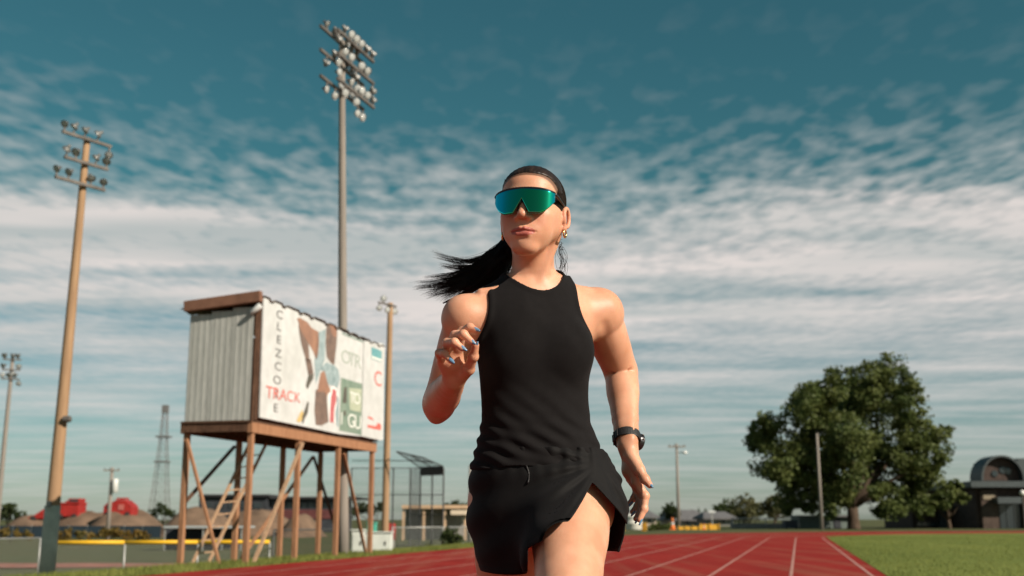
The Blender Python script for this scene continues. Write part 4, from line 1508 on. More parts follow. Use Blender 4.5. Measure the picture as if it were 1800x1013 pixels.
# ------------------------------------------------------------------ the runner: one continuous skin grown from a distance field
class Field:
    def __init__(self, lo, hi, h):
        self.h = h
        self.lo = np.array(lo, dtype=np.float64)
        n = [int(math.ceil((hi[i] - lo[i]) / h)) + 1 for i in range(3)]
        self.ax = [(lo[i] + h * np.arange(n[i])).astype(np.float32) for i in range(3)]
        self.F = np.full(n, 0.06, dtype=np.float32)

    def sl(self, lo, hi, m):
        s = []
        for i in range(3):
            a = int(np.searchsorted(self.ax[i], lo[i] - m))
            b = int(np.searchsorted(self.ax[i], hi[i] + m))
            s.append(slice(max(0, a), max(0, b)))
        return tuple(s)

    def xyz(self, s):
        return self.ax[0][s[0]][:, None, None], self.ax[1][s[1]][None, :, None], self.ax[2][s[2]][None, None, :]

    def union(self, prim, k=0.01):
        lo, hi, fn = prim
        s = self.sl(lo, hi, max(0.02, k * 1.2) + 2 * self.h)
        A = self.F[s]
        if A.size == 0:
            return
        d = fn(*self.xyz(s)).astype(np.float32)
        if k > 0:
            hh = np.clip(0.5 + 0.5 * (A - d) / k, 0, 1)
            self.F[s] = A + (d - A) * hh - k * hh * (1 - hh)
        else:
            self.F[s] = np.minimum(A, d)

    def carve(self, prim, k=0.004):
        lo, hi, fn = prim
        s = self.sl(lo, hi, k * 1.5 + 2 * self.h)
        A = self.F[s]
        if A.size == 0:
            return
        d = -fn(*self.xyz(s)).astype(np.float32)
        hh = np.clip(0.5 + 0.5 * (d - A) / k, 0, 1)
        self.F[s] = A + (d - A) * hh + k * hh * (1 - hh)

    def nets(self):
        """naive surface nets -> vertices, quads"""
        F, h = self.F, self.h
        S = F < 0
        n = np.array(F.shape)
        c = np.zeros(n - 1, dtype=np.uint8)
        for dx in (0, 1):
            for dy in (0, 1):
                for dz in (0, 1):
                    c += S[dx:n[0] - 1 + dx, dy:n[1] - 1 + dy, dz:n[2] - 1 + dz]
        act = np.argwhere((c > 0) & (c < 8)).astype(np.int32)
        idx = np.full(n - 1, -1, dtype=np.int32)
        idx[act[:, 0], act[:, 1], act[:, 2]] = np.arange(len(act))
        corner = [(a, b, d) for a in (0, 1) for b in (0, 1) for d in (0, 1)]
        val = {q: F[act[:, 0] + q[0], act[:, 1] + q[1], act[:, 2] + q[2]] for q in corner}
        acc = np.zeros((len(act), 3))
        cnt = np.zeros(len(act))
        for q in corner:
            for ax in range(3):
                if q[ax] == 0:
                    q2 = list(q)
                    q2[ax] = 1
                    q2 = tuple(q2)
                    a, b = val[q], val[q2]
                    cr = (a < 0) != (b < 0)
                    t = np.where(cr, a / np.where(cr, a - b, 1), 0)
                    p = np.zeros((len(act), 3)) + np.array(q)
                    p[:, ax] += t
                    acc += p * cr[:, None]
                    cnt += cr
        V = (act + acc / cnt[:, None]) * h + self.lo
        quads = []
        for ax in range(3):
            o1, o2 = [(1, 2), (2, 0), (0, 1)][ax]
            sA = [slice(1, -1)] * 3
            sB = [slice(1, -1)] * 3
            sA[ax] = slice(0, -1)
            sB[ax] = slice(1, None)
            a, b = S[tuple(sA)], S[tuple(sB)]
            for flip, msk in ((False, a & ~b), (True, ~a & b)):
                e = np.argwhere(msk)
                off = np.array([1, 1, 1])
                off[ax] = 0
                e = e + off
                e1 = np.zeros(3, int)
                e1[o1] = 1
                e2 = np.zeros(3, int)
                e2[o2] = 1
                g = lambda p: idx[p[:, 0], p[:, 1], p[:, 2]]
                q = np.stack([g(e - e1 - e2), g(e - e2), g(e), g(e - e1)], 1)
                if flip:
                    q = q[:, ::-1]
                quads.append(q)
        Q = np.concatenate(quads, 0)
        Q = Q[(Q >= 0).all(1)]
        return V, Q


def prim_cap(a, b, r1, r2):
    a, b = np.array(a, float), np.array(b, float)
    ba = b - a
    L2 = max(ba @ ba, 1e-12)
    lo = np.minimum(a - r1, b - r2)
    hi = np.maximum(a + r1, b + r2)

    def fn(x, y, z):
        px_, py_, pz_ = x - a[0], y - a[1], z - a[2]
        t = np.clip((px_ * ba[0] + py_ * ba[1] + pz_ * ba[2]) / L2, 0, 1)
        return np.sqrt((px_ - ba[0] * t) ** 2 + (py_ - ba[1] * t) ** 2 + (pz_ - ba[2] * t) ** 2) - (r1 + (r2 - r1) * t)
    return lo, hi, fn


def prim_ell(c, r, M=None):
    c, r = np.array(c, float), np.array(r, float)
    M = np.eye(3) if M is None else np.array(M, float)      # columns: local axes in world
    ext = np.abs(M) @ r

    def fn(x, y, z):
        p = [x - c[0], y - c[1], z - c[2]]
        l = [(p[0] * M[0, i] + p[1] * M[1, i] + p[2] * M[2, i]) for i in range(3)]
        k0 = np.sqrt((l[0] / r[0]) ** 2 + (l[1] / r[1]) ** 2 + (l[2] / r[2]) ** 2)
        k1 = np.sqrt((l[0] / r[0] ** 2) ** 2 + (l[1] / r[1] ** 2) ** 2 + (l[2] / r[2] ** 2) ** 2)
        return np.where(k1 > 1e-6, k0 * (k0 - 1) / np.maximum(k1, 1e-6), -r.min())
    return c - ext, c + ext, fn


def chain(field, pts, rad, k=0.012):
    """limb through points with radii, subdivided on a smooth curve"""
    pts = [np.array(p, float) for p in pts]
    P, Rd = [], []
    n = len(pts)
    for i in range(n - 1):
        p0, p1, p2, p3 = pts[max(i - 1, 0)], pts[i], pts[i + 1], pts[min(i + 2, n - 1)]
        for s in range(4):
            t = s / 4
            P.append(0.5 * ((2 * p1) + (-p0 + p2) * t + (2 * p0 - 5 * p1 + 4 * p2 - p3) * t * t + (-p0 + 3 * p1 - 3 * p2 + p3) * t ** 3))
            Rd.append(rad[i] + (rad[i + 1] - rad[i]) * (t * t * (3 - 2 * t)))
    P.append(pts[-1])
    Rd.append(rad[-1])
    for i in range(len(P) - 1):
        field.union(prim_cap(P[i], P[i + 1], Rd[i], Rd[i + 1]), k if i == 0 else 0.006)


class Loft:
    """stack of turned ellipses along z: (z, cx, cy, half width, half depth, turn)"""

    def __init__(self, levels, power=2.0):
        lv = sorted(levels)
        self.t = np.array(lv)
        self.lo = np.array([(self.t[:, 1] - self.t[:, 3]).min() - .03, (self.t[:, 2] - self.t[:, 4]).min() - .03, self.t[0, 0]])
        self.hi = np.array([(self.t[:, 1] + self.t[:, 3]).max() + .03, (self.t[:, 2] + self.t[:, 4]).max() + .03, self.t[-1, 0]])
        self.power = power

    def par(self, z):
        z = np.clip(z, self.t[0, 0], self.t[-1, 0])
        out = []
        zz = self.t[:, 0]
        i = np.clip(np.searchsorted(zz, z) - 1, 0, len(zz) - 2)
        f = (z - zz[i]) / (zz[i + 1] - zz[i])
        for c in range(1, 6):
            v = self.t[:, c]
            m = np.gradient(v, zz)
            hgt = zz[i + 1] - zz[i]
            h00 = 2 * f ** 3 - 3 * f ** 2 + 1
            h10 = f ** 3 - 2 * f ** 2 + f
            h01 = -2 * f ** 3 + 3 * f ** 2
            h11 = f ** 3 - f ** 2
            out.append(h00 * v[i] + h10 * hgt * m[i] + h01 * v[i + 1] + h11 * hgt * m[i + 1])
        return out

    def local(self, x, y, z):
        cx, cy, a, b, t = self.par(z)
        dx_, dy_ = x - cx, y - cy
        c, s = np.cos(t), np.sin(t)
        return dx_ * c + dy_ * s, -dx_ * s + dy_ * c, a, b

    def d(self, x, y, z, grow=0.0):
        xl, yl, a, b = self.local(x, y, z)
        a, b = a + grow, b + grow
        p = self.power
        k0 = (np.abs(xl / a) ** p + np.abs(yl / b) ** p) ** (1 / p)
        k1 = np.sqrt((xl / a ** 2) ** 2 + (yl / b ** 2) ** 2)
        dd = np.where(k1 > 1e-5, k0 * (k0 - 1) / np.maximum(k1, 1e-5), -np.minimum(a, b))
        dz_ = np.maximum(z - self.hi[2], self.lo[2] - z)
        return np.maximum(dd, dz_)

    def prim(self, grow=0.0):
        return self.lo - grow, self.hi + grow, lambda x, y, z: self.d(x, y, z, grow)


def soft_noise(x, y, z, seed, scale):
    """cheap smooth noise: a few crossed sines"""
    rg = np.random.default_rng(seed)
    acc = 0
    for i in range(6):
        w = rg.normal(size=3) * scale
        acc = acc + np.sin(w[0] * x + w[1] * y + w[2] * z + rg.uniform(0, 6.28))
    return acc / 6


# ---- skeleton, metres
def lvl(v, u, a, b, Y, turn):
    p = at(u, v, Y)
    return (float(p[2]), float(p[0]), float(p[1]), a, b, R(turn))


torso = Loft([lvl(492, 938, .070, .055, 2.755, 16), lvl(515, 938, .105, .068, 2.752, 17), lvl(545, 937, .128, .082, 2.75, 18), lvl(600, 938, .134, .095, 2.75, 17),
              lvl(650, 939, .127, .094, 2.75, 13), lvl(700, 940, .119, .088, 2.75, 8), lvl(745, 942, .119, .087, 2.75, 4), lvl(790, 946, .134, .096, 2.755, 0),
              lvl(840, 951, .158, .110, 2.76, -4), lvl(890, 952, .166, .116, 2.765, -7), lvl(930, 951, .155, .108, 2.765, -8), lvl(962, 950, .11, .085, 2.765, -8)], 2.25)

SR = at(817, 558, 2.690)     # her right shoulder (left in the picture), swung forward
SL = at(1052, 550, 2.835)    # her left shoulder, swung back
ER = at(772, 708, 2.80)
WR = at(797, 668, 2.585)
EL = at(1092, 655, 2.95)
WL = at(1103, 782, 2.815)
HR = at(897, 885, 2.785)
HL = at(1003, 880, 2.745)
KR = np.array([0.0, 2.90, 0.415])
AR = np.array([0.0, 3.12, 0.125])
KL = at(998, 1078, 2.43)
AL = np.array([KL[0] + 0.012, 2.50, KL[2] - 0.385])

HEAD_O = at(937, 385, 2.69)
YAW, HPITCH, HROLL = R(-15), R(2), R(1.5)
HM = np.array(Matrix.Rotation(YAW, 3, 'Z') @ Matrix.Rotation(HPITCH, 3, 'X') @ Matrix.Rotation(HROLL, 3, 'Y'))


def hd(x, y, z):
    return HEAD_O + HM @ np.array([x, y, z])


def rot(ax, deg):
    return HM @ np.array(Matrix.Rotation(R(deg), 3, ax))


def hell(c, r, M=None):
    return prim_ell(hd(*c), r, HM if M is None else M)


def hcap(a, b, r1, r2):
    return prim_cap(hd(*a), hd(*b), r1, r2)


FING_R = {
    'index': [(806, 610, 2.515), (813, 583, 2.480), (826, 576, 2.462), (837, 581, 2.455)],
    'middle': [(796, 614, 2.520), (800, 590, 2.472), (815, 588, 2.448), (829, 601, 2.447)],
    'ring': [(786, 623, 2.525), (786, 603, 2.475), (799, 602, 2.447), (813, 613, 2.447)],
    'pinky': [(777, 636, 2.53), (772, 621, 2.492), (781, 622, 2.470), (793, 635, 2.462)],
    'thumb': [(806, 668, 2.575), (824, 649, 2.535), (832, 627, 2.505), (836, 607, 2.488)],
}
FING_L = {
    'index': [(1119, 848, 2.795), (1134, 872, 2.785), (1132, 895, 2.780), (1124, 914, 2.775)],
    'middle': [(1117, 850, 2.818), (1131, 876, 2.812), (1127, 898, 2.803), (1118, 912, 2.795)],
    'ring': [(1113, 847, 2.838), (1126, 872, 2.836), (1121, 890, 2.826), (1112, 900, 2.818)],
    'pinky': [(1108, 841, 2.855), (1119, 862, 2.855), (1114, 876, 2.848), (1107, 884, 2.84)],
    'thumb': [(1108, 800, 2.795), (1124, 826, 2.775), (1134, 843, 2.765), (1142, 853, 2.757)],
}
FRAD = {'index': (.0112, .0100, .0090, .0070), 'middle': (.0114, .0102, .0092, .0072), 'ring': (.0110, .0098, .0088, .0068),
        'pinky': (.0098, .0086, .0078, .0062), 'thumb': (.0155, .0122, .0108, .0080)}


def build_hand(f, wrist, fing):
    F = {n: [at(*p) for p in pts] for n, pts in fing.items()}
    for n in ('index', 'middle', 'ring', 'pinky'):
        st = wrist * 0.8 + F[n][0] * 0.2
        f.union(prim_cap(st, F[n][0], .0165, .0118), .012)
    # thenar and outer pads
    f.union(prim_cap(wrist * .72 + F['thumb'][0] * .28, F['thumb'][1], .016, .0125), .014)
    c = (wrist + F['middle'][0] + F['ring'][0]) / 3
    f.union(prim_ell(c, (.026, .026, .026)), .012)
    for n, P in F.items():
        r = FRAD[n]
        for i in range(3):
            f.union(prim_cap(P[i], P[i + 1], r[i], r[i + 1]), .0045 if i else .006)
        for i in (1, 2):
            f.union(prim_ell(P[i], (r[i] * 1.12,) * 3), .003)
    return F


def build_head(f):
    f.union(hell((0, .008, .045), (.0715, .093, .078)), 0)
    f.union(hell((0, -.032, .062), (.0640, .062, .053)), .02)
    f.union(hell((0, -.034, -.010), (.0625, .061, .070)), .02)
    f.union(hell((0, -.046, -.054), (.043, .044, .0395)), .026)
    for s in (-1, 1):
        f.union(hell((s * .040, -.058, -.006), (.023, .024, .020)), .02)
        f.union(hcap((s * .042, -.010, -.032), (s * .016, -.072, -.084), .012, .013), .026)
        f.union(hell((s * .030, -.060, -.037), (.025, .025, .027)), .024)
        f.union(hell((s * .049, -.008, -.012), (.021, .032, .036)), .024)
    f.union(hell((0, -.080, -.0835), (.0185, .0150, .0145)), .024)
    for s in (-1, 1):
        f.union(hcap((s * .046, .008, -.030), (s * .037, .022, -.056), .010, .012), .022)
    f.union(hell((0, -.082, .043), (.047, .013, .012)), .016)
    # nose
    f.union(hcap((0, -.092, .026), (0, -.1065, -.008), .0080, .0092), .012)
    f.union(hell((0, -.1085, -.0135), (.0105, .0098, .0086)), .008)
    for s in (-1, 1):
        f.union(hell((s * .0140, -.0980, -.0190), (.0080, .0110, .0072)), .006)
        f.carve(hell((s * .0074, -.1045, -.0262), (.0044, .0058, .0042)), .003)
    # mouth
    f.union(hell((0, -.081, -.052), (.034, .0190, .025)), .016)
    for s in (-1, 1):
        f.union(hcap((s * .0048, -.1030, -.0455), (s * .0255, -.0925, -.0515), .0056, .0024), .006)
    f.union(hcap((-.0125, -.0990, -.0580), (.0125, -.0990, -.0580), .0062, .0062), .008)
    f.carve(hcap((-.0300, -.0930, -.0525), (0, -.1085, -.0512), .0010, .0021), .004)
    f.carve(hcap((.0300, -.0930, -.0525), (0, -.1085, -.0512), .0010, .0021), .004)
    f.carve(hcap((0, -.1115, -.030), (0, -.1075, -.040), .0028, .0028), .004)
    f.carve(hell((0, -.1085, -.0695), (.013, .0062, .0042)), .007)
    # eye hollows under the glasses
    for s in (-1, 1):
        f.carve(hell((s * .031, -.097, .018), (.019, .012, .012)), .012)
        f.union(hell((s * .031, -.083, .018), (.0125, .0115, .0115)), .003)
    # ears
    for s in (-1, 1):
        M = HM @ np.array(Matrix.Rotation(R(s * 28), 3, 'Z') @ Matrix.Rotation(R(-12), 3, 'X'))
        c = np.array([s * .0735, .012, -.004])
        rim = []
        for k in range(15):
            a = R(-75 + 300 * k / 14)
            rim.append((c[0] + s * (.006 + .003 * math.cos(a)), c[1] + .0155 * math.cos(a) + .004, c[2] + .006 + .0235 * math.sin(a)))
        for k in range(14):
            f.union(hcap(rim[k], rim[k + 1], .0042, .0042), .004)
        f.union(prim_ell(hd(*(c + np.array([-s * .001, .002, .004]))), (.0052, .0165, .024), M), .006)
        f.union(hell(tuple(c + np.array([s * .003, -.004, -.022])), (.0062, .0085, .0095)), .006)
        f.union(hell(tuple(c + np.array([-s * .003, -.013, -.002])), (.0052, .005, .0075)), .004)
        f.carve(hell(tuple(c + np.array([s * .0085, .000, .000])), (.0055, .0075, .0125)), .004)


def build_upper(f):
    f.union(torso.prim(), 0)
    # chest, shoulders, back
    for s in (-1, 1):
        c = at(938 + s * 44, 622, 2.752)
        tw = R(16)
        n = np.array([math.sin(tw), -math.cos(tw), 0])
        f.union(prim_ell(c + n * .062, (.052, .044, .056)), .035)
        f.union(prim_ell(at(951 + s * 50, 905, 2.83), (.075, .07, .085)), .04)
    nb = at(940, 505, 2.765)
    f.union(prim_cap(nb, SR, .043, .036), .045)
    f.union(prim_cap(nb, SL, .043, .045), .045)
    f.union(prim_cap(at(912, 566, 2.71), SR, .055, .036), .04)      # chest muscle to arm
    f.union(prim_cap(at(965, 560, 2.76), SL, .055, .042), .04)
    f.union(prim_cap(at(900, 596, 2.77), SR, .062, .034), .04)
    f.union(prim_cap(at(985, 590, 2.80), SL, .06, .040), .04)
    # arms
    mR = SR * .5 + ER * .5
    chain(f, [SR, SR * .75 + ER * .25, mR, SR * .2 + ER * .8, ER], [.0425, .0435, .0415, .0385, .0375], .035)
    chain(f, [ER, ER * .72 + WR * .28, ER * .4 + WR * .6, WR], [.038, .0405, .034, .0265], .012)
    f.union(prim_ell(ER + np.array([-.004, .012, -.012]), (.030, .030, .034)), .02)
    f.union(prim_ell(ER + np.array([-.008, .006, -.036]), (.013, .014, .013)), .016)
    chain(f, [SL, SL * .72 + EL * .28, SL * .45 + EL * .55, SL * .15 + EL * .85, EL], [.049, .051, .048, .043, .040], .04)
    chain(f, [EL, EL * .75 + WL * .25, EL * .45 + WL * .55, WL], [.040, .041, .034, .0262], .012)
    # elbow crease, forearm tendons
    f.carve(prim_cap(at(1068, 657, 2.905), at(1112, 650, 2.905), .0022, .0022), .010)
    f.carve(prim_cap(at(1066, 575, 2.775), at(1078, 625, 2.835), .003, .002), .022)
    f.union(prim_cap(at(1112, 690, 2.885), at(1110, 770, 2.80), .006, .005), .02)
    # collar bones
    for a, b in ((at(925, 503, 2.70), at(845, 512, 2.672)), (at(958, 503, 2.71), at(1030, 512, 2.79))):
        f.union(prim_cap(a, b, .007, .006), .02)
    # neck
    nb2 = at(936, 520, 2.765)
    f.union(prim_cap(nb2, hd(-.003, .020, -.035), .057, .0475), .014)
    for s in (-1, 1):
        f.union(prim_cap(hd(s * .052, .020, -.04), at(940 + s * 9, 500, 2.705), .013, .0095), .014)
    f.union(prim_cap(hd(0, -.012, -.068), at(936, 474, 2.725), .024, .028), .016)


def build_legs(f):
    chain(f, [HL, HL * .72 + KL * .28, HL * .35 + KL * .65, KL], [.095, .089, .074, .056], .04)
    chain(f, [HR, HR * .72 + KR * .28, HR * .35 + KR * .65, KR], [.094, .087, .072, .055], .04)
    for K, A in ((KL, AL), (KR, AR)):
        bk = np.array([0, .018, 0])
        chain(f, [K, K * .72 + A * .28 + bk, K * .35 + A * .65 + bk * .5, A], [.054, .057, .043, .034], .02)
        f.union(prim_ell(K + np.array([0, -.02, .0]), (.036, .036, .042)), .02)


person = empty('person', (0.07, 2.78, 0.0), 'woman in black tank top and shorts running towards the camera in mirrored sunglasses', 'person')

fU = Field((-.245, 2.36, .50), (.365, 3.03, 1.64), .0026)
build_upper(fU)
build_legs(fU)
build_head(fU)
handR = build_hand(fU, WR, FING_R)
handL = build_hand(fU, WL, FING_L)
VU, QU = fU.nets()
del fU
fD = Field((-.16, 2.34, .02), (.28, 3.24, .515), .006)
build_legs(fD)
VD, QD = fD.nets()
keep = (VD[QD][:, :, 2] < .506).all(1)
QD = QD[keep]
keepU = (VU[QU][:, :, 2] > .5045).any(1)
QU = QU[keepU]
VB = np.concatenate([VU, VD], 0)
QB = np.concatenate([QU, QD + len(VU)], 0)
me = fast_mesh('body', VB, QB)
smooth_mesh(me)

# skin colour zones stored on the vertices: lips, and the slightly redder joints and knuckles
loc = (VB - HEAD_O) @ HM
lip = np.zeros(len(VB))
lx, ly, lz = loc[:, 0], loc[:, 1], loc[:, 2]
w_ = np.clip(1 - (np.abs(lx) / .0295) ** 2, 0, 1)
up_edge = -.0515 + .0105 * np.sqrt(w_) - .0022 * np.exp(-(lx / .0035) ** 2)
lo_edge = -.0515 - .0125 * np.sqrt(w_)
lip = smoothstep(-.0012, .0012, up_edge - lz) * smoothstep(-.0015, .0015, lz - lo_edge) * (np.abs(lx) < .0295) * (ly < -.08)
blush = np.exp(-(((np.abs(lx) - .040) / .022) ** 2 + ((lz + .02) / .022) ** 2)) * (ly < -.03) * .6
blush += .5 * np.exp(-((lx / .013) ** 2 + ((lz + .018) / .012) ** 2)) * (ly < -.09)
for hnd in (handR, handL):
    for n, P_ in hnd.items():
        for i in (1, 2, 3):
            blush += .55 * np.exp(-((VB - P_[i]) ** 2).sum(1) / .010 ** 2)
blush += .4 * np.exp(-((VB - ER) ** 2).sum(1) / .05 ** 2)
ear_d = np.abs(np.abs(lx) - .078) / .012
blush += .8 * np.exp(-ear_d ** 2 - ((ly - .012) / .025) ** 2 - ((lz + .004) / .035) ** 2)
# mouth line
brow = smoothstep(.0015, .0, np.abs(lz - (.0425 - 18 * (np.abs(lx) - .03) ** 2)) - .0022) * (np.abs(lx) > .013) * (np.abs(lx) < .05) * (ly < -.05)
yl_line = np.interp(lz, [-.12, -.075, -.05, -.025, -.008, .012, .032, .052, .070, .084, .094, .13], [.078, .066, .052, .044, .038, .018, -.012, -.040, -.057, -.074, -.100, -.16])
scalp = smoothstep(-.009, .004, ly - yl_line) * (np.abs(lx) < .0735) * (lz > -.1) * (lz < .14)
brow = np.maximum(brow, scalp)
colr = np.stack([lip, np.clip(blush, 0, 1), np.clip(brow, 0, 1), np.ones(len(VB))], -1).astype(np.float32)
at_ = me.color_attributes.new('zones', 'FLOAT_COLOR', 'POINT')
at_.data.foreach_set('color', colr.ravel())


def skin_material():
    m = bpy.data.materials.new('skin')
    m.use_nodes = True
    nt = m.node_tree
    b = nt.nodes['Principled BSDF']
    b.inputs['Roughness'].default_value = 0.43
    b.inputs['Specular IOR Level'].default_value = 0.36
    b.inputs['Subsurface Weight'].default_value = 0.35
    b.inputs['Subsurface Radius'].default_value = (1.0, 0.35, 0.2)
    b.inputs['Subsurface Scale'].default_value = 0.006
    c = nt.nodes.new('ShaderNodeTexCoord')
    n = nt.nodes.new('ShaderNodeTexNoise')
    n.inputs['Scale'].default_value = 14
    n.inputs['Detail'].default_value = 6
    nt.links.new(c.outputs['Object'], n.inputs['Vector'])
    rp = nt.nodes.new('ShaderNodeValToRGB')
    rp.color_ramp.elements[0].position = .3
    rp.color_ramp.elements[1].position = .7
    rp.color_ramp.elements[0].color = (0.52, 0.252, 0.152, 1)
    rp.color_ramp.elements[1].color = (0.67, 0.365, 0.240, 1)
    nt.links.new(n.outputs[0], rp.inputs[0])
    va = nt.nodes.new('ShaderNodeVertexColor')
    va.layer_name = 'zones'
    sp = nt.nodes.new('ShaderNodeSeparateColor')
    nt.links.new(va.outputs[0], sp.inputs[0])
    cur = rp.outputs[0]
    for ch, col, amt in ((1, (0.54, 0.17, 0.11, 1), .55), (0, (0.36, 0.085, 0.075, 1), .85), (2, (0.05, 0.03, 0.02, 1), .8)):
        mul = nt.nodes.new('ShaderNodeMath')
        mul.operation = 'MULTIPLY'
        mul.inputs[1].default_value = amt
        nt.links.new(sp.outputs[ch], mul.inputs[0])
        mx = nt.nodes.new('ShaderNodeMix')
        mx.data_type = 'RGBA'
        nt.links.new(mul.outputs[0], mx.inputs[0])
        nt.links.new(cur, mx.inputs[6])
        mx.inputs[7].default_value = col
        cur = mx.outputs[2]
    nt.links.new(cur, b.inputs['Base Color'])
    n2 = nt.nodes.new('ShaderNodeTexNoise')
    n2.inputs['Scale'].default_value = 420
    n2.inputs['Detail'].default_value = 3
    nt.links.new(c.outputs['Object'], n2.inputs['Vector'])
    bp = nt.nodes.new('ShaderNodeBump')
    bp.inputs['Strength'].default_value = .35
    bp.inputs['Distance'].default_value = .0015
    nt.links.new(n2.outputs[0], bp.inputs['Height'])
    nt.links.new(bp.outputs[0], b.inputs['Normal'])
    return m


skin = skin_material()
body = link('body', me, skin, person)

# fingernails, long and rounded, blue
nail_m = mat('blue_nail_polish', (0.12, 0.24, 0.38), 0.22, spec=.6, coat=.5)


def nail(P, side, size=1.0):
    tip, prev = P[3], P[2]
    d = (tip - prev) / np.linalg.norm(tip - prev)
    n = side - d * (side @ d)
    n /= np.linalg.norm(n)
    w = np.cross(d, n)
    M = Matrix((Vector(w), Vector(d), Vector(n))).transposed().to_4x4()
    vs, fs = [], []
    NL, NW = 8, 6
    for i in range(NL + 1):
        t = i / NL
        half = .0052 * size * (1 - .55 * max(0, t - .45) / .55) * (1 if t > 0 else .85)
        for j in range(NW + 1):
            x = (j / NW * 2 - 1)
            vs.append(Vector((x * half, (t * 1.75 - .55) * .0095 * size, (.0074 - .0034 * x * x - .0014 * t * t) * size)))
    for i in range(NL):
        for j in range(NW):
            a = i * (NW + 1) + j
            fs.append((a, a + 1, a + NW + 2, a + NW + 1))
    b = MB().add([M @ p + Vector(tip) for p in vs], fs)
    o = b.build('fingernail', nail_m, body, smooth=True)
    md = o.modifiers.new('thick', 'SOLIDIFY')
    md.thickness = .0009
    return o


for n, P_ in handR.items():
    nail(P_, np.array([-.1, -.75, .65]) if n != 'thumb' else np.array([.55, -.75, .1]), 1.0)
for n, P_ in handL.items():
    nail(P_, np.array([.85, -.2, -.1]) if n != 'thumb' else np.array([.0, -.6, .8]), 1.05)

# ---- hair
hair_m = mat('dark_hair', (0.010, 0.007, 0.006), 0.42, color2=(0.030, 0.018, 0.013), vscale=30, stretch=(3, .25, 1), spec=.28)
hair_m2 = mat('dark_hair_strand', (0.008, 0.006, 0.005), 0.5, color2=(0.022, 0.013, 0.009), vscale=55, spec=.22)


def build_hair_cap():
    lo, hi = HEAD_O - .15, HEAD_O + .16
    f = Field(lo, hi, .0022)
    f.union(hell((0, .010, .046), (.0765, .0985, .0835)), 0)
    f.union(hell((0, .052, -.01), (.058, .055, .06)), .03)
    f.union(hell((0, -.030, .064), (.0660, .0645, .0555)), .02)
    x, y, z = f.xyz((slice(None),) * 3)
    d_ = [x - HEAD_O[0], y - HEAD_O[1], z - HEAD_O[2]]
    X, Yl, Z = [(d_[0] * HM[0, i] + d_[1] * HM[1, i] + d_[2] * HM[2, i]) for i in range(3)]
    # hairline: front limit as a function of height, rounded across the forehead
    zz = np.array([-.12, -.075, -.05, -.025, -.008, .012, .032, .052, .070, .084, .094, .13])
    yy = np.array([.078, .066, .052, .044, .038, .018, -.012, -.040, -.057, -.074, -.100, -.16])
    yh = np.interp(Z.ravel(), zz, yy).reshape(Z.shape)
    yh = yh + .0015 * np.sin(X * 150 + 2)
    cut = (yh - Yl) * .75
    f.F = f.F + (.0105 * (1 - smoothstep(-.004, .030, Yl - yh))).astype(np.float32)
    f.F = np.maximum(f.F, cut.astype(np.float32))
    f.F = np.maximum(f.F, (-.085 - Z).astype(np.float32))
    # combed-back grooves
    ang = np.arctan2(X, Z - .03)
    g = (np.sin(ang * 46 + Yl * 25) + .6 * np.sin(ang * 83 - Yl * 18 + 2)) * .00030
    f.F = f.F + g.astype(np.float32)
    V, Q = f.nets()
    m_ = fast_mesh('hair', V, Q)
    smooth_mesh(m_)
    return link('hair', m_, hair_m, body)


hair = build_hair_cap()


def combed_strands():
    """fine strands combed back over the cap from the hairline to the tie"""
    rg_ = np.random.default_rng(77)
    C0, RR = np.array([0, .010, .046]), np.array([.0765, .0985, .0835])
    root_ = np.array([0, .105, -.028]) - C0
    e_root = root_ / np.linalg.norm(root_)
    zz = np.array([-.05, -.025, -.008, .012, .032, .052, .070, .084, .092])
    yy = np.array([.052, .044, .038, .018, -.012, -.040, -.057, -.074, -.092])
    out = []
    for i in range(2200):
        s = rg_.choice([-1, 1])
        if i % 3:
            zs_ = rg_.uniform(.0, .0915)
            y_ = np.interp(zs_, zz, yy) + (rg_.uniform(-.013, .05) if i % 2 else rg_.uniform(-.013, .006))
            q = np.clip(1 - ((y_ - C0[1]) / RR[1]) ** 2 - ((zs_ - C0[2]) / RR[2]) ** 2, .0005, 1)
            p = np.array([s * RR[0] * math.sqrt(q), y_, zs_]) - C0
        else:
            x_ = rg_.uniform(-.058, .058)
            y_ = -.072 + 7 * x_ * x_ + (rg_.uniform(-.008, .06) if i % 2 else rg_.uniform(-.010, .008))
            q = np.clip(1 - ((y_ - C0[1]) / RR[1]) ** 2 - (x_ / RR[0]) ** 2, .0005, 1)
            p = np.array([x_, y_ - C0[1], RR[2] * math.sqrt(q)])
        d0 = p / np.linalg.norm(p)
        om = math.acos(np.clip(d0 @ e_root, -1, 1))
        pts = []
        for t in np.linspace(0, .97, 14):
            d = (math.sin((1 - t) * om) * d0 + math.sin(t * om) * e_root) / math.sin(om)
            r = 1 / math.sqrt(((d / RR) ** 2).sum())
            lift = -.0062 + .0072 * min(1, t * 5) + .0004 * math.sin(i * 1.7 + t * 9)
            pts.append(hd(*(C0 + d * (r + lift))))
        out.append((np.array(pts), np.linspace(.00025, rg_.uniform(.0005, .0009), 14)))
    return out


strand_src = combed_strands()


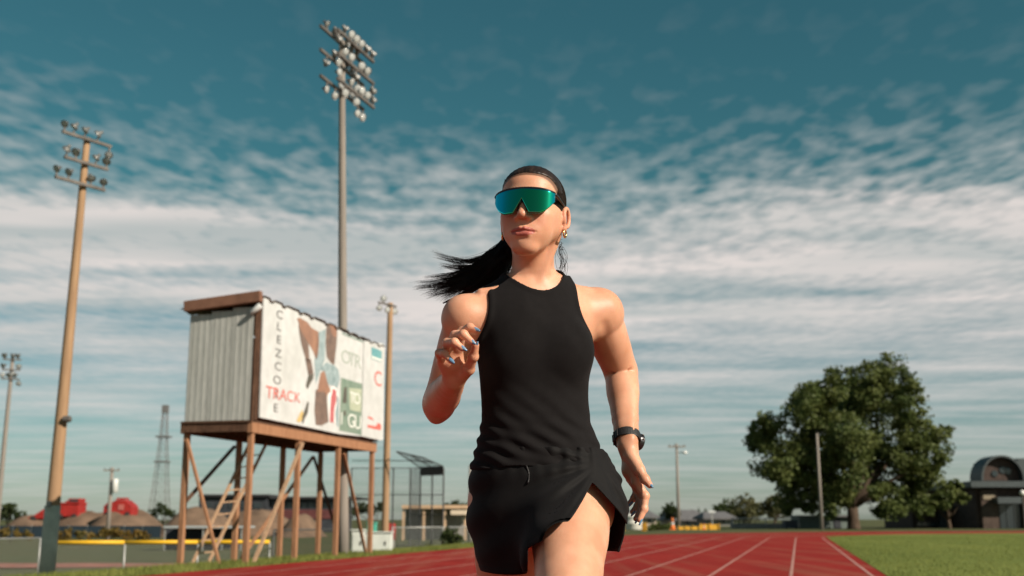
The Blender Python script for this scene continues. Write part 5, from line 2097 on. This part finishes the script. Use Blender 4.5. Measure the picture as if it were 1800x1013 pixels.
def strand_tubes(name, curves, m, parent, n=5):
    V, F = [], []
    for pts, rad in curves:
        pts = np.array(pts)
        k = len(pts)
        t = np.gradient(pts, axis=0)
        t /= np.linalg.norm(t, axis=1)[:, None] + 1e-9
        up = np.array([.1, .9, .3])
        a = np.cross(t, up)
        a /= np.linalg.norm(a, axis=1)[:, None] + 1e-9
        b = np.cross(t, a)
        o = len(V)
        base_i = sum(len(v) for v in V) if False else None
        ring = []
        for j in range(n):
            an = 2 * math.pi * j / n
            ring.append(pts + (a * math.cos(an) + b * math.sin(an)) * np.array(rad)[:, None])
        V.append(np.stack(ring, 1).reshape(-1, 3))
        off = strand_tubes.off
        for i in range(k - 1):
            for j in range(n):
                j2 = (j + 1) % n
                F.append((off + i * n + j, off + i * n + j2, off + (i + 1) * n + j2, off + (i + 1) * n + j))
        strand_tubes.off += k * n
    m_ = fast_mesh(name, np.concatenate(V, 0), np.array(F))
    smooth_mesh(m_)
    return link(name, m_, m, parent)


def catmull(P, n):
    P = [np.array(p, float) for p in P]
    out = []
    for s in np.linspace(0, len(P) - 1.0001, n):
        i = int(s)
        t = s - i
        p0, p1, p2, p3 = P[max(i - 1, 0)], P[i], P[i + 1], P[min(i + 2, len(P) - 1)]
        out.append(0.5 * ((2 * p1) + (-p0 + p2) * t + (2 * p0 - 5 * p1 + 4 * p2 - p3) * t * t + (-p0 + 3 * p1 - 3 * p2 + p3) * t ** 3))
    return np.array(out)


strand_tubes.off = 0
strand_tubes('combed_hair', strand_src, hair_m2, body, 3)
rg = np.random.default_rng(12)
curves = []
root_p = hd(.0, .105, -.028)
ends = [(736, 503), (742, 512), (752, 520), (764, 527), (775, 530), (788, 532), (802, 530), (771, 449), (785, 468), (768, 488), (752, 497), (815, 526), (830, 522), (845, 515), (858, 512), (872, 508), (882, 500)]
for c_i in range(84):
    e = ends[c_i % len(ends)] if c_i < 60 else (rg.uniform(775, 880), rg.uniform(495, 518))
    u_, v_ = e[0] - 12 * (e[0] < 800) + rg.normal(0, 4), e[1] + rg.normal(0, 3)
    vv = (v_ - 505) * .55
    P0 = root_p + rg.normal(0, .009, 3)
    m1 = at(906 + rg.normal(0, 4), 429 + rg.normal(0, 9) + vv * .2, 2.845 + rg.normal(0, .010))
    m2 = at(868 + rg.normal(0, 4) + max(0, u_ - 840) * .55, 464 + rg.normal(0, 11) + vv * .5 + max(0, u_ - 840) * .1, 2.835 + rg.normal(0, .012))
    m3 = at(822 + (u_ - 790) * .25, 489 + rg.normal(0, 5) + vv * .85, 2.82 + rg.normal(0, .012))
    E_ = at(u_, v_, 2.80 + rg.normal(0, .015))
    flick = np.array([0, 0, rg.normal(.004, .004)])
    ctr = catmull([P0, m1, m2, m3, E_ + flick] if u_ < 815 else [P0, m1, m2, E_], 20)
    t_ = np.linspace(0, 1, 20)[:, None]
    for k_ in range(30):
        off_ = rg.normal(0, 1, 3) * .0042
        wob = np.sin(t_ * rg.uniform(2, 5) + rg.uniform(0, 6)) * rg.normal(0, .0012, 3)
        cut_ = rg.uniform(.80, 1.0)
        tt = t_ * cut_
        P_ = np.stack([np.interp(tt[:, 0], t_[:, 0], ctr[:, a_]) for a_ in range(3)], -1)
        P_ = P_ + off_ * (1.1 - .45 * tt ** 1.5) + wob * tt
        r0 = rg.uniform(.0005, .0010)
        curves.append((P_, r0 * np.clip(1.1 - t_[:, 0] ** 1.4, .10, 1)))
# solid heart of the tail
P_ = catmull([root_p, at(905, 430, 2.85), at(868, 465, 2.84), at(832, 490, 2.825), at(790, 506, 2.81)], 22)
t_ = np.linspace(0, 1, 22)
for off_ in ((0, 0, 0), (0, .0, .012), (.006, .0, -.012), (-.008, 0, -.02), (0, .01, .02)):
    curves.append((P_ + np.array(off_) * (1 + t_[:, None]), .017 * np.clip(1 - t_ ** 1.6, .02, 1) + .001))
strand_tubes.off = 0
ponytail = strand_tubes('ponytail', curves, hair_m2, body, 4)
# hair tie
tie = MB().tube([tuple(root_p + HM @ np.array([.017 * math.cos(a), .004 * math.sin(2 * a) * 0, .017 * math.sin(a)])) for a in np.linspace(0, 2 * math.pi, 15)], .004, 6).build('hair_tie', hair_m2, body, smooth=True)
# loose wisps behind the ear
curves = []
for i in range(16):
    a = hd(.066 + rg.normal(0, .003), .035 + rg.normal(0, .01), -.055 + rg.normal(0, .01))
    b_ = at(984 + rg.normal(0, 5), 440 + rg.normal(0, 6), 2.77)
    c_ = at(988 + rg.normal(0, 6), 462 + rg.normal(0, 8), 2.78)
    e_ = at(984 + rg.normal(0, 8), 478 + rg.normal(0, 8), 2.78)
    P_ = catmull([a, b_, c_, e_], 12)
    curves.append((P_, np.full(12, .0004)))
for i in range(30):     # short baby hairs along the parting of the forehead
    s = rg.choice([-1, 1])
    x_ = s * rg.uniform(.005, .058)
    z_ = .088 - 6.0 * x_ * x_
    a = hd(x_, -.082 + 9 * x_ * x_, z_)
    e_ = hd(x_ * 1.15 + rg.normal(0, .004), -.060 + 9 * x_ * x_, z_ + .020 + rg.normal(0, .002))
    mid_ = (a + e_) / 2 + HM @ np.array([0, -.006, .006])
    curves.append((catmull([a, mid_, e_], 7), np.full(7, .0005)))
strand_tubes.off = 0
strand_tubes('loose_hair', curves, hair_m2, body, 4)

# ---- sunglasses: one-piece mirrored shield
glasses = empty('sunglasses', hd(0, -.09, .02))
glasses.parent = person
glasses.matrix_parent_inverse = person.matrix_basis.inverted()


def lens_pt(phi, z):
    rx, ry = .0795, .060
    lean_ = (z - .02) * .16
    return hd(rx * math.sin(phi), -.052 - ry * (math.cos(phi) ** .8 if math.cos(phi) > 0 else 0) + lean_, z)


def lens_top(phi):
    return .0505 - .0075 * (phi / 1.12) ** 2 - .002 * (phi / 1.12) ** 4


def lens_bot(phi):
    a = abs(phi)
    b = -.0135 + .034 * max(0, (a - .52) / .62) ** 1.5
    notch = .0255 - (a / .245) ** 1.0 * .037
    return max(b, notch) if a < .30 else b


def lens_material():
    m = bpy.data.materials.new('mirror_lens')
    m.use_nodes = True
    nt = m.node_tree
    b = nt.nodes['Principled BSDF']
    b.inputs['Metallic'].default_value = 1.0
    b.inputs['Roughness'].default_value = .07
    lw = nt.nodes.new('ShaderNodeLayerWeight')
    lw.inputs['Blend'].default_value = .35
    rp = nt.nodes.new('ShaderNodeValToRGB')
    el = rp.color_ramp.elements
    el[0].position, el[0].color = .012, (.14, .20, .13, 1)
    el[1].position, el[1].color = .24, (.02, .66, .80, 1)
    e = el.new(.06)
    e.color = (.03, .42, .16, 1)
    e = el.new(.15)
    e.color = (.02, .55, .42, 1)
    nt.links.new(lw.outputs['Facing'], rp.inputs[0])
    nt.links.new(rp.outputs[0], b.inputs['Base Color'])
    return m


PHI = 1.14
NP_, NZ = 72, 14
vs, fs = [], []
for i in range(NP_ + 1):
    ph = -PHI + 2 * PHI * i / NP_
    z0_, z1_ = lens_bot(ph), lens_top(ph)
    for j in range(NZ + 1):
        vs.append(lens_pt(ph, z0_ + (z1_ - z0_) * j / NZ))
for i in range(NP_):
    for j in range(NZ):
        a = i * (NZ + 1) + j
        fs.append((a, a + NZ + 1, a + NZ + 2, a + 1))
lens = MB().add(vs, fs).build('lens', lens_material(), glasses, smooth=True)
md = lens.modifiers.new('thick', 'SOLIDIFY')
md.thickness = .0016
frame_m = mat('black_frame', (.012, .011, .011), .35, spec=.5)
MB().tube([lens_pt(-PHI + 2 * PHI * i / 40, lens_top(-PHI + 2 * PHI * i / 40) + .001) for i in range(41)], .0027, 8).build('frame', frame_m, glasses, smooth=True)
for s in (-1, 1):
    p0 = lens_pt(s * PHI, lens_top(PHI) - .002)
    pts = [p0, hd(s * .0745, -.055, .037), hd(s * .0755, -.028, .033), hd(s * .0765, -.004, .030), hd(s * .0765, .014, .028), hd(s * .075, .030, .022)]
    MB().tube(catmull(pts, 14), [.0042, .0042, .0040, .0038, .0036, .0034, .0032, .0030, .0028, .0028, .0028, .0028, .0028, .0026], 8).build('temple', frame_m, glasses, smooth=True)
    p1 = lens_pt(s * PHI, lens_bot(PHI) + .001)
    MB().tube([p0, p1], .0018, 6).build('frame_side', frame_m, glasses, smooth=True)
    MB().tube([hd(s * .0025, -.1065, .0245), hd(s * .0075, -.1045, .012), hd(s * .0125, -.1005, -.002)], [.0050, .0046, .0026], 8).build('nose_pad', frame_m, glasses, smooth=True)

# ---- gold hoop earrings
gold = mat('gold', (.85, .52, .22), .2, metal=1.0)
for s in (-1, 1):
    c = np.array([s * .0785, .006, -.039])
    MB().tube([tuple(hd(c[0] + s * .0015 * math.sin(a), c[1] + .0082 * math.sin(a), c[2] + .0088 * math.cos(a))) for a in np.linspace(0, 2 * math.pi * .96, 22)], .0024, 8).build('earring', gold, person, smooth=True)

# ---- watch on her left wrist
watch = empty('sports_watch', WL)
watch.parent = person
watch.matrix_parent_inverse = person.matrix_basis.inverted()
ax_ = (WL - EL) / np.linalg.norm(WL - EL)
wc = WL - ax_ * .020
e1 = np.array([1.0, 0.25, 0.0])
e1 -= ax_ * (e1 @ ax_)
e1 /= np.linalg.norm(e1)
e2 = np.cross(ax_, e1)
strap_m = mat('black_strap', (.012, .012, .013), .55, bump=.2, bscale=300)
vs, fs = [], []
NS = 36
prof = [(-.0115, .0005), (-.0115, .0032), (-.009, .0042), (.009, .0042), (.0115, .0032), (.0115, .0005)]
for i in range(NS):
    a = 2 * math.pi * i / NS
    r_ = e1 * math.cos(a) * .0305 + e2 * math.sin(a) * .0295
    rn = e1 * math.cos(a) + e2 * math.sin(a)
    for ax_o, rr in prof:
        vs.append(wc + r_ + rn * rr + ax_ * ax_o)
m_ = len(prof)
for i in range(NS):
    for j in range(m_):
        j2, i2 = (j + 1) % m_, (i + 1) % NS
        fs.append((i * m_ + j, i2 * m_ + j, i2 * m_ + j2, i * m_ + j2))
MB().add(vs, fs).build('strap', strap_m, watch, smooth=False)
cd_ = e1 * math.cos(R(-12)) + e2 * math.sin(R(-12))
M4 = Vector(cd_).to_track_quat('Z', 'Y').to_matrix()
MB().lathe([(.0185, -.004), (.0205, -.003), (.0205, .007), (.0185, .0095), (.0165, .0095)], 28, M4, wc + cd_ * .0315).build('watch_case', mat('watch_steel', (.05, .05, .055), .3, metal=.7), watch, smooth=False)
MB().lathe([(.0160, .0096), (.0150, .0102)], 28, M4, wc + cd_ * .0315).build('watch_face', glass_dk, watch)
for s in (-1, 1):
    p = wc + cd_ * .035 + np.cross(ax_, cd_) * .0 + ax_ * s * .006 + np.cross(cd_, ax_) * -.0205
    MB().lathe([(.002, -.0015), (.0026, 0), (.002, .0025)], 8, Vector(np.cross(cd_, ax_) * -1).to_track_quat('Z', 'Y').to_matrix(), p).build('button', lamp_alu, watch)
for k in range(4):      # strap keeper ridges
    a = R(150 + 22 * k)
    rn = e1 * math.cos(a) + e2 * math.sin(a)
    MB().box(wc + rn * .0348, (.003, .003, .02), Matrix((Vector(np.cross(ax_, rn)), Vector(rn), Vector(ax_))).transposed()).build('strap_ridge', strap_m, watch)

# ---- tank top
ZN = float(at(940, 500, 2.70)[2])
neck_a = at(939, 520, 2.765)
neck_b = hd(0, .012, -.035)


def fabric(name, c1, c2, rough=.9):
    m = mat(name, c1, rough, color2=c2, vscale=60, spec=.17, bump=.12, bscale=900)
    b = m.node_tree.nodes['Principled BSDF']
    b.inputs['Sheen Weight'].default_value = .05
    b.inputs['Sheen Roughness'].default_value = .5
    b.inputs['Sheen Tint'].default_value = (.45, .45, .5, 1)
    return m


tank_m = fabric('black_jersey', (.0050, .0043, .0046), (.0066, .0058, .0062))
short_m = fabric('black_woven_nylon', (.0035, .0034, .0036), (.005, .0048, .005), .75)


def build_tank():
    z_hem = float(at(940, 822, 2.66)[2])
    f = Field((-.16, 2.58, z_hem - .03), (.26, 2.93, ZN + .09), .0026)
    f.union(torso.prim(.009), 0)
    for s in (-1, 1):
        c = at(938 + s * 44, 622, 2.752)
        tw = R(16)
        n = np.array([math.sin(tw), -math.cos(tw), 0])
        f.union(prim_ell(c + n * .064, (.060, .050, .064)), .05)
    nb = at(940, 505, 2.765)
    f.union(prim_cap(nb, SR, .0495, .043), .04)
    f.union(prim_cap(nb, SL, .050, .054), .035)
    f.union(prim_cap(at(912, 566, 2.71), SR, .060, .042), .04)
    f.union(prim_cap(at(965, 560, 2.76), SL, .059, .046), .04)
    f.union(prim_cap(at(900, 596, 2.77), SR, .068, .040), .04)
    f.union(prim_cap(at(985, 590, 2.80), SL, .065, .042), .04)
    f.union(prim_cap(neck_a, neck_b, .060, .052), .025)
    x, y, z = f.xyz((slice(None),) * 3)
    # loose lower half hangs straighter than the body
    lowz = float(at(940, 690, 2.7)[2])
    hang = smoothstep(lowz + .05, z_hem, z)
    f.F = f.F - (.010 * hang).astype(np.float32)
    # folds
    w = 0
    t1 = x * .62 + z * .78 + .012 * soft_noise(x, y, z, 3, 16)
    env = smoothstep(ZN - .20, z_hem + .02, z) * smoothstep(-.12, .06, x)
    w = w + .0034 * env * np.sin(t1 * 165 + 2.0 * soft_noise(x, y, z, 4, 14))
    t2 = x * .35 + z * .94
    w = w + .0030 * smoothstep(z_hem + .16, z_hem + .02, z) * np.sin(t2 * 210 + 2.5 * soft_noise(x, y, z, 5, 12))
    w = w + .0022 * np.exp(-((z - (ZN - .115)) / .05) ** 2) * np.sin((x * 1.0 + z * .55) * 120 + 2 * soft_noise(x, y, z, 6, 18)) * smoothstep(.06, .13, np.abs(x - .05))
    w = w + .0016 * soft_noise(x, y, z, 7, 42)
    w = w * np.clip(.75 + 1.3 * soft_noise(x, y, z, 8, 11), .1, 1.8)
    f.F = f.F + w.astype(np.float32)
    # neckline
    nx = neck_b - neck_a
    nx = nx / np.linalg.norm(nx)
    px_, py_, pz_ = x - neck_a[0], y - (neck_a[1] - .012), z - neck_a[2]
    t = px_ * nx[0] + py_ * nx[1] + pz_ * nx[2]
    rr = np.sqrt((px_ - nx[0] * t) ** 2 + ((py_ - nx[1] * t) * .86) ** 2 + (pz_ - nx[2] * t) ** 2)
    f.F = f.F - (.0030 * np.exp(-((rr - .0735) / .0055) ** 2)).astype(np.float32)
    f.F = np.maximum(f.F, (.0660 + .012 * smoothstep(.0, .1, t) - rr).astype(np.float32))
    # collar band slightly raised
    # arm holes
    xl, yl, a, b = torso.local(x, y, z)
    zs = float(at(940, 500, 2.75)[2])
    za = float(at(940, 608, 2.75)[2])
    g = np.clip((zs - z) / (zs - za), -.3, 1.2)
    lim = .098 - .010 * np.sin(np.clip(g, 0, 1) * math.pi * .8) + .052 * np.clip(g, 0, 1.2) ** 2.4
    limL = .132 - .004 * np.sin(np.clip(g, 0, 1) * math.pi) + .022 * np.clip(g, 0, 1.2) ** 2
    arm = np.where(xl < 0, -xl - limL, xl - lim)
    f.F = f.F - (.0018 * np.exp(-((arm + .006) / .005) ** 2) * (z > za - .02)).astype(np.float32)
    arm = np.where(z < za - .012, -.02, arm)
    f.F = np.maximum(f.F, (arm * .85).astype(np.float32))
    # hem, dipping at the left of the picture
    hem = z_hem + .050 * smoothstep(.10, .24, x) + .003 * np.sin(x * 38 + 1)
    f.F = np.maximum(f.F, (hem - z).astype(np.float32))
    V, Q = f.nets()
    m_ = fast_mesh('tank_top', V, Q)
    smooth_mesh(m_)
    return link('tank_top', m_, tank_m, body)


tank = build_tank()


# ---- running shorts: a thin shell around hips and thighs, split at the side
def sil(v, ul, ur, Y, b, turn=-5):
    L, Rr = at(ul, v, Y), at(ur, v, Y)
    return (float(L[2]), float((L[0] + Rr[0]) / 2), Y, float(Rr[0] - L[0]) / 2, b, R(turn))


shorts_loft = Loft([sil(785, 838, 1052, 2.755, .108), sil(812, 833, 1068, 2.757, .116), sil(840, 828, 1079, 2.76, .126), sil(870, 825, 1088, 2.765, .136),
                    sil(900, 823, 1097, 2.77, .142), sil(935, 826, 1095, 2.775, .146), sil(970, 836, 1086, 2.78, .148), sil(1012, 850, 1080, 2.785, .145)], 2.2)


def build_shorts():
    z_top = float(at(940, 790, 2.75)[2])
    z_bot = float(at(940, 1022, 2.66)[2])
    f = Field((-.14, 2.50, z_bot - .012), (.30, 2.98, z_top + .01), .0021)
    x, y, z = f.xyz((slice(None),) * 3)
    D = shorts_loft.d(x, y, z)
    # drape over the lifted thigh and round the other leg
    lo, hi, fn = prim_cap(HL, HL * .45 + KL * .55, .114, .110)
    d2 = fn(x, y, z)
    k = .05
    hh = np.clip(.5 + .5 * (D - d2) / k, 0, 1)
    D = D + (d2 - D) * hh - k * hh * (1 - hh)
    # centre dip between the legs at the front
    xc = float(at(938, 950, 2.66)[0])
    zc_ = float(at(938, 905, 2.66)[2])
    D = D + .030 * np.exp(-((x - xc) / .022) ** 2) * smoothstep(zc_, z_bot, z) * (y < 2.74)
    # hem: front of the left leg rides up along a diagonal, the back flap hangs lower
    A, B = at(925, 968, 2.60), at(1040, 849, 2.64)
    m_ = (B[2] - A[2]) / (B[0] - A[0])
    cp = [at(*q) for q in ((900, 985, 2.62), (929, 962, 2.61), (965, 941, 2.60), (995, 917, 2.61), (1018, 886, 2.62), (1040, 849, 2.64))]
    xs_ = np.linspace(cp[0][0], cp[-1][0], 40)
    cz = catmull(cp, 40)
    diag = np.interp(x.ravel(), cz[:, 0], cz[:, 2]).reshape(x.shape)
    zr = float(at(890, 1011, 2.66)[2]) + .02 * ((x - float(at(890, 900, 2.66)[0])) / .06) ** 2 * .25
    zback = float(at(1080, 970, 2.80)[2])
    ysplit = float(HL[1]) + .005
    diag = np.where(x < B[0], diag, B[2] - 1.05 * (x - B[0]))
    front = np.where(x > A[0] + .004, np.maximum(diag, zr), zr)
    back = np.where(x > .06, zback, zr - .0)
    hem = np.where(y < ysplit, front, back)
    foldm = smoothstep(.0, .055, z - hem) * .9 + .1
    # folds fanning from the hip
    xh, zh = float(at(1052, 815, 2.7)[0]), float(at(1052, 815, 2.7)[2])
    ang = np.arctan2(z - zh, x - xh)
    rad_ = np.sqrt((z - zh) ** 2 + (x - xh) ** 2)
    w = .0042 * np.sin(ang * 15 + 1.8 * soft_noise(x, y, z, 21, 14)) * smoothstep(.02, .09, rad_) * smoothstep(.30, .10, rad_)
    w = w + .0022 * np.sin(x * 190 + 2 * soft_noise(x, y, z, 22, 20)) * smoothstep(z_top - .09, z_top, z)
    w = w + .0022 * soft_noise(x, y, z, 23, 34)
    w = w + .0035 * np.sin((x * .5 - z * .85) * 75 + 2 * soft_noise(x, y, z, 24, 10)) * smoothstep(.04, -.06, x)
    D = D + w * foldm
    S = np.abs(D) - .0021 - .0009 * (1 - smoothstep(.010, .013, z - hem))
    top = z - z_top
    cut = np.maximum(hem - z, top)
    f.F = np.maximum(S, cut * .8).astype(np.float32)
    V, Q = f.nets()
    mm = fast_mesh('running_shorts', V, Q)
    smooth_mesh(mm)
    return link('running_shorts', mm, short_m, body)


shorts = build_shorts()
# drawcord hanging at the waist
p0, p1, p2 = at(925, 818, 2.637), at(930, 834, 2.632), at(928, 850, 2.627)
MB().tube(catmull([p0, p1, p2], 8), .002, 6).build('drawcord', strap_m, body, smooth=True)

# ---- shoes
shoe_m = mat('shoe_mesh', (.05, .05, .055), .8, var=.2, bump=.2, bscale=200)
sole_m = mat('shoe_sole', (.65, .64, .6), .7)
for A, toe in ((AR, np.array([AR[0] + .01, AR[1] - .155, .045])), (AL, np.array([AL[0], AL[1] - .175, AL[2] - .085]))):
    f = Field(np.minimum(A, toe) - .12, np.maximum(A, toe) + .12, .005)
    heel = A + np.array([0, .035, -.055]) if A is AL else A + np.array([0, .055, -.03])
    f.union(prim_cap(heel, A + np.array([0, 0, .03]), .036, .042), 0)
    f.union(prim_cap(heel, toe, .037, .036), .03)
    f.union(prim_cap(A, (heel + toe) / 2, .042, .038), .03)
    V, Q = f.nets()
    mm = fast_mesh('shoe', V, Q)
    smooth_mesh(mm)
    so = link('shoe', mm, shoe_m, person)
    dn = np.array([0, -.25, -.97]) if A is AL else np.array([0, -.45, -.9])
    d_ = (toe - heel) / np.linalg.norm(toe - heel)
    dn = dn - d_ * (dn @ d_)
    dn /= np.linalg.norm(dn)
    MB().bar(heel - d_ * .03 + dn * .034, toe + d_ * .03 + dn * .034, .072, .02, up=tuple(dn)).build('sole', sole_m, so, bevel=.008)
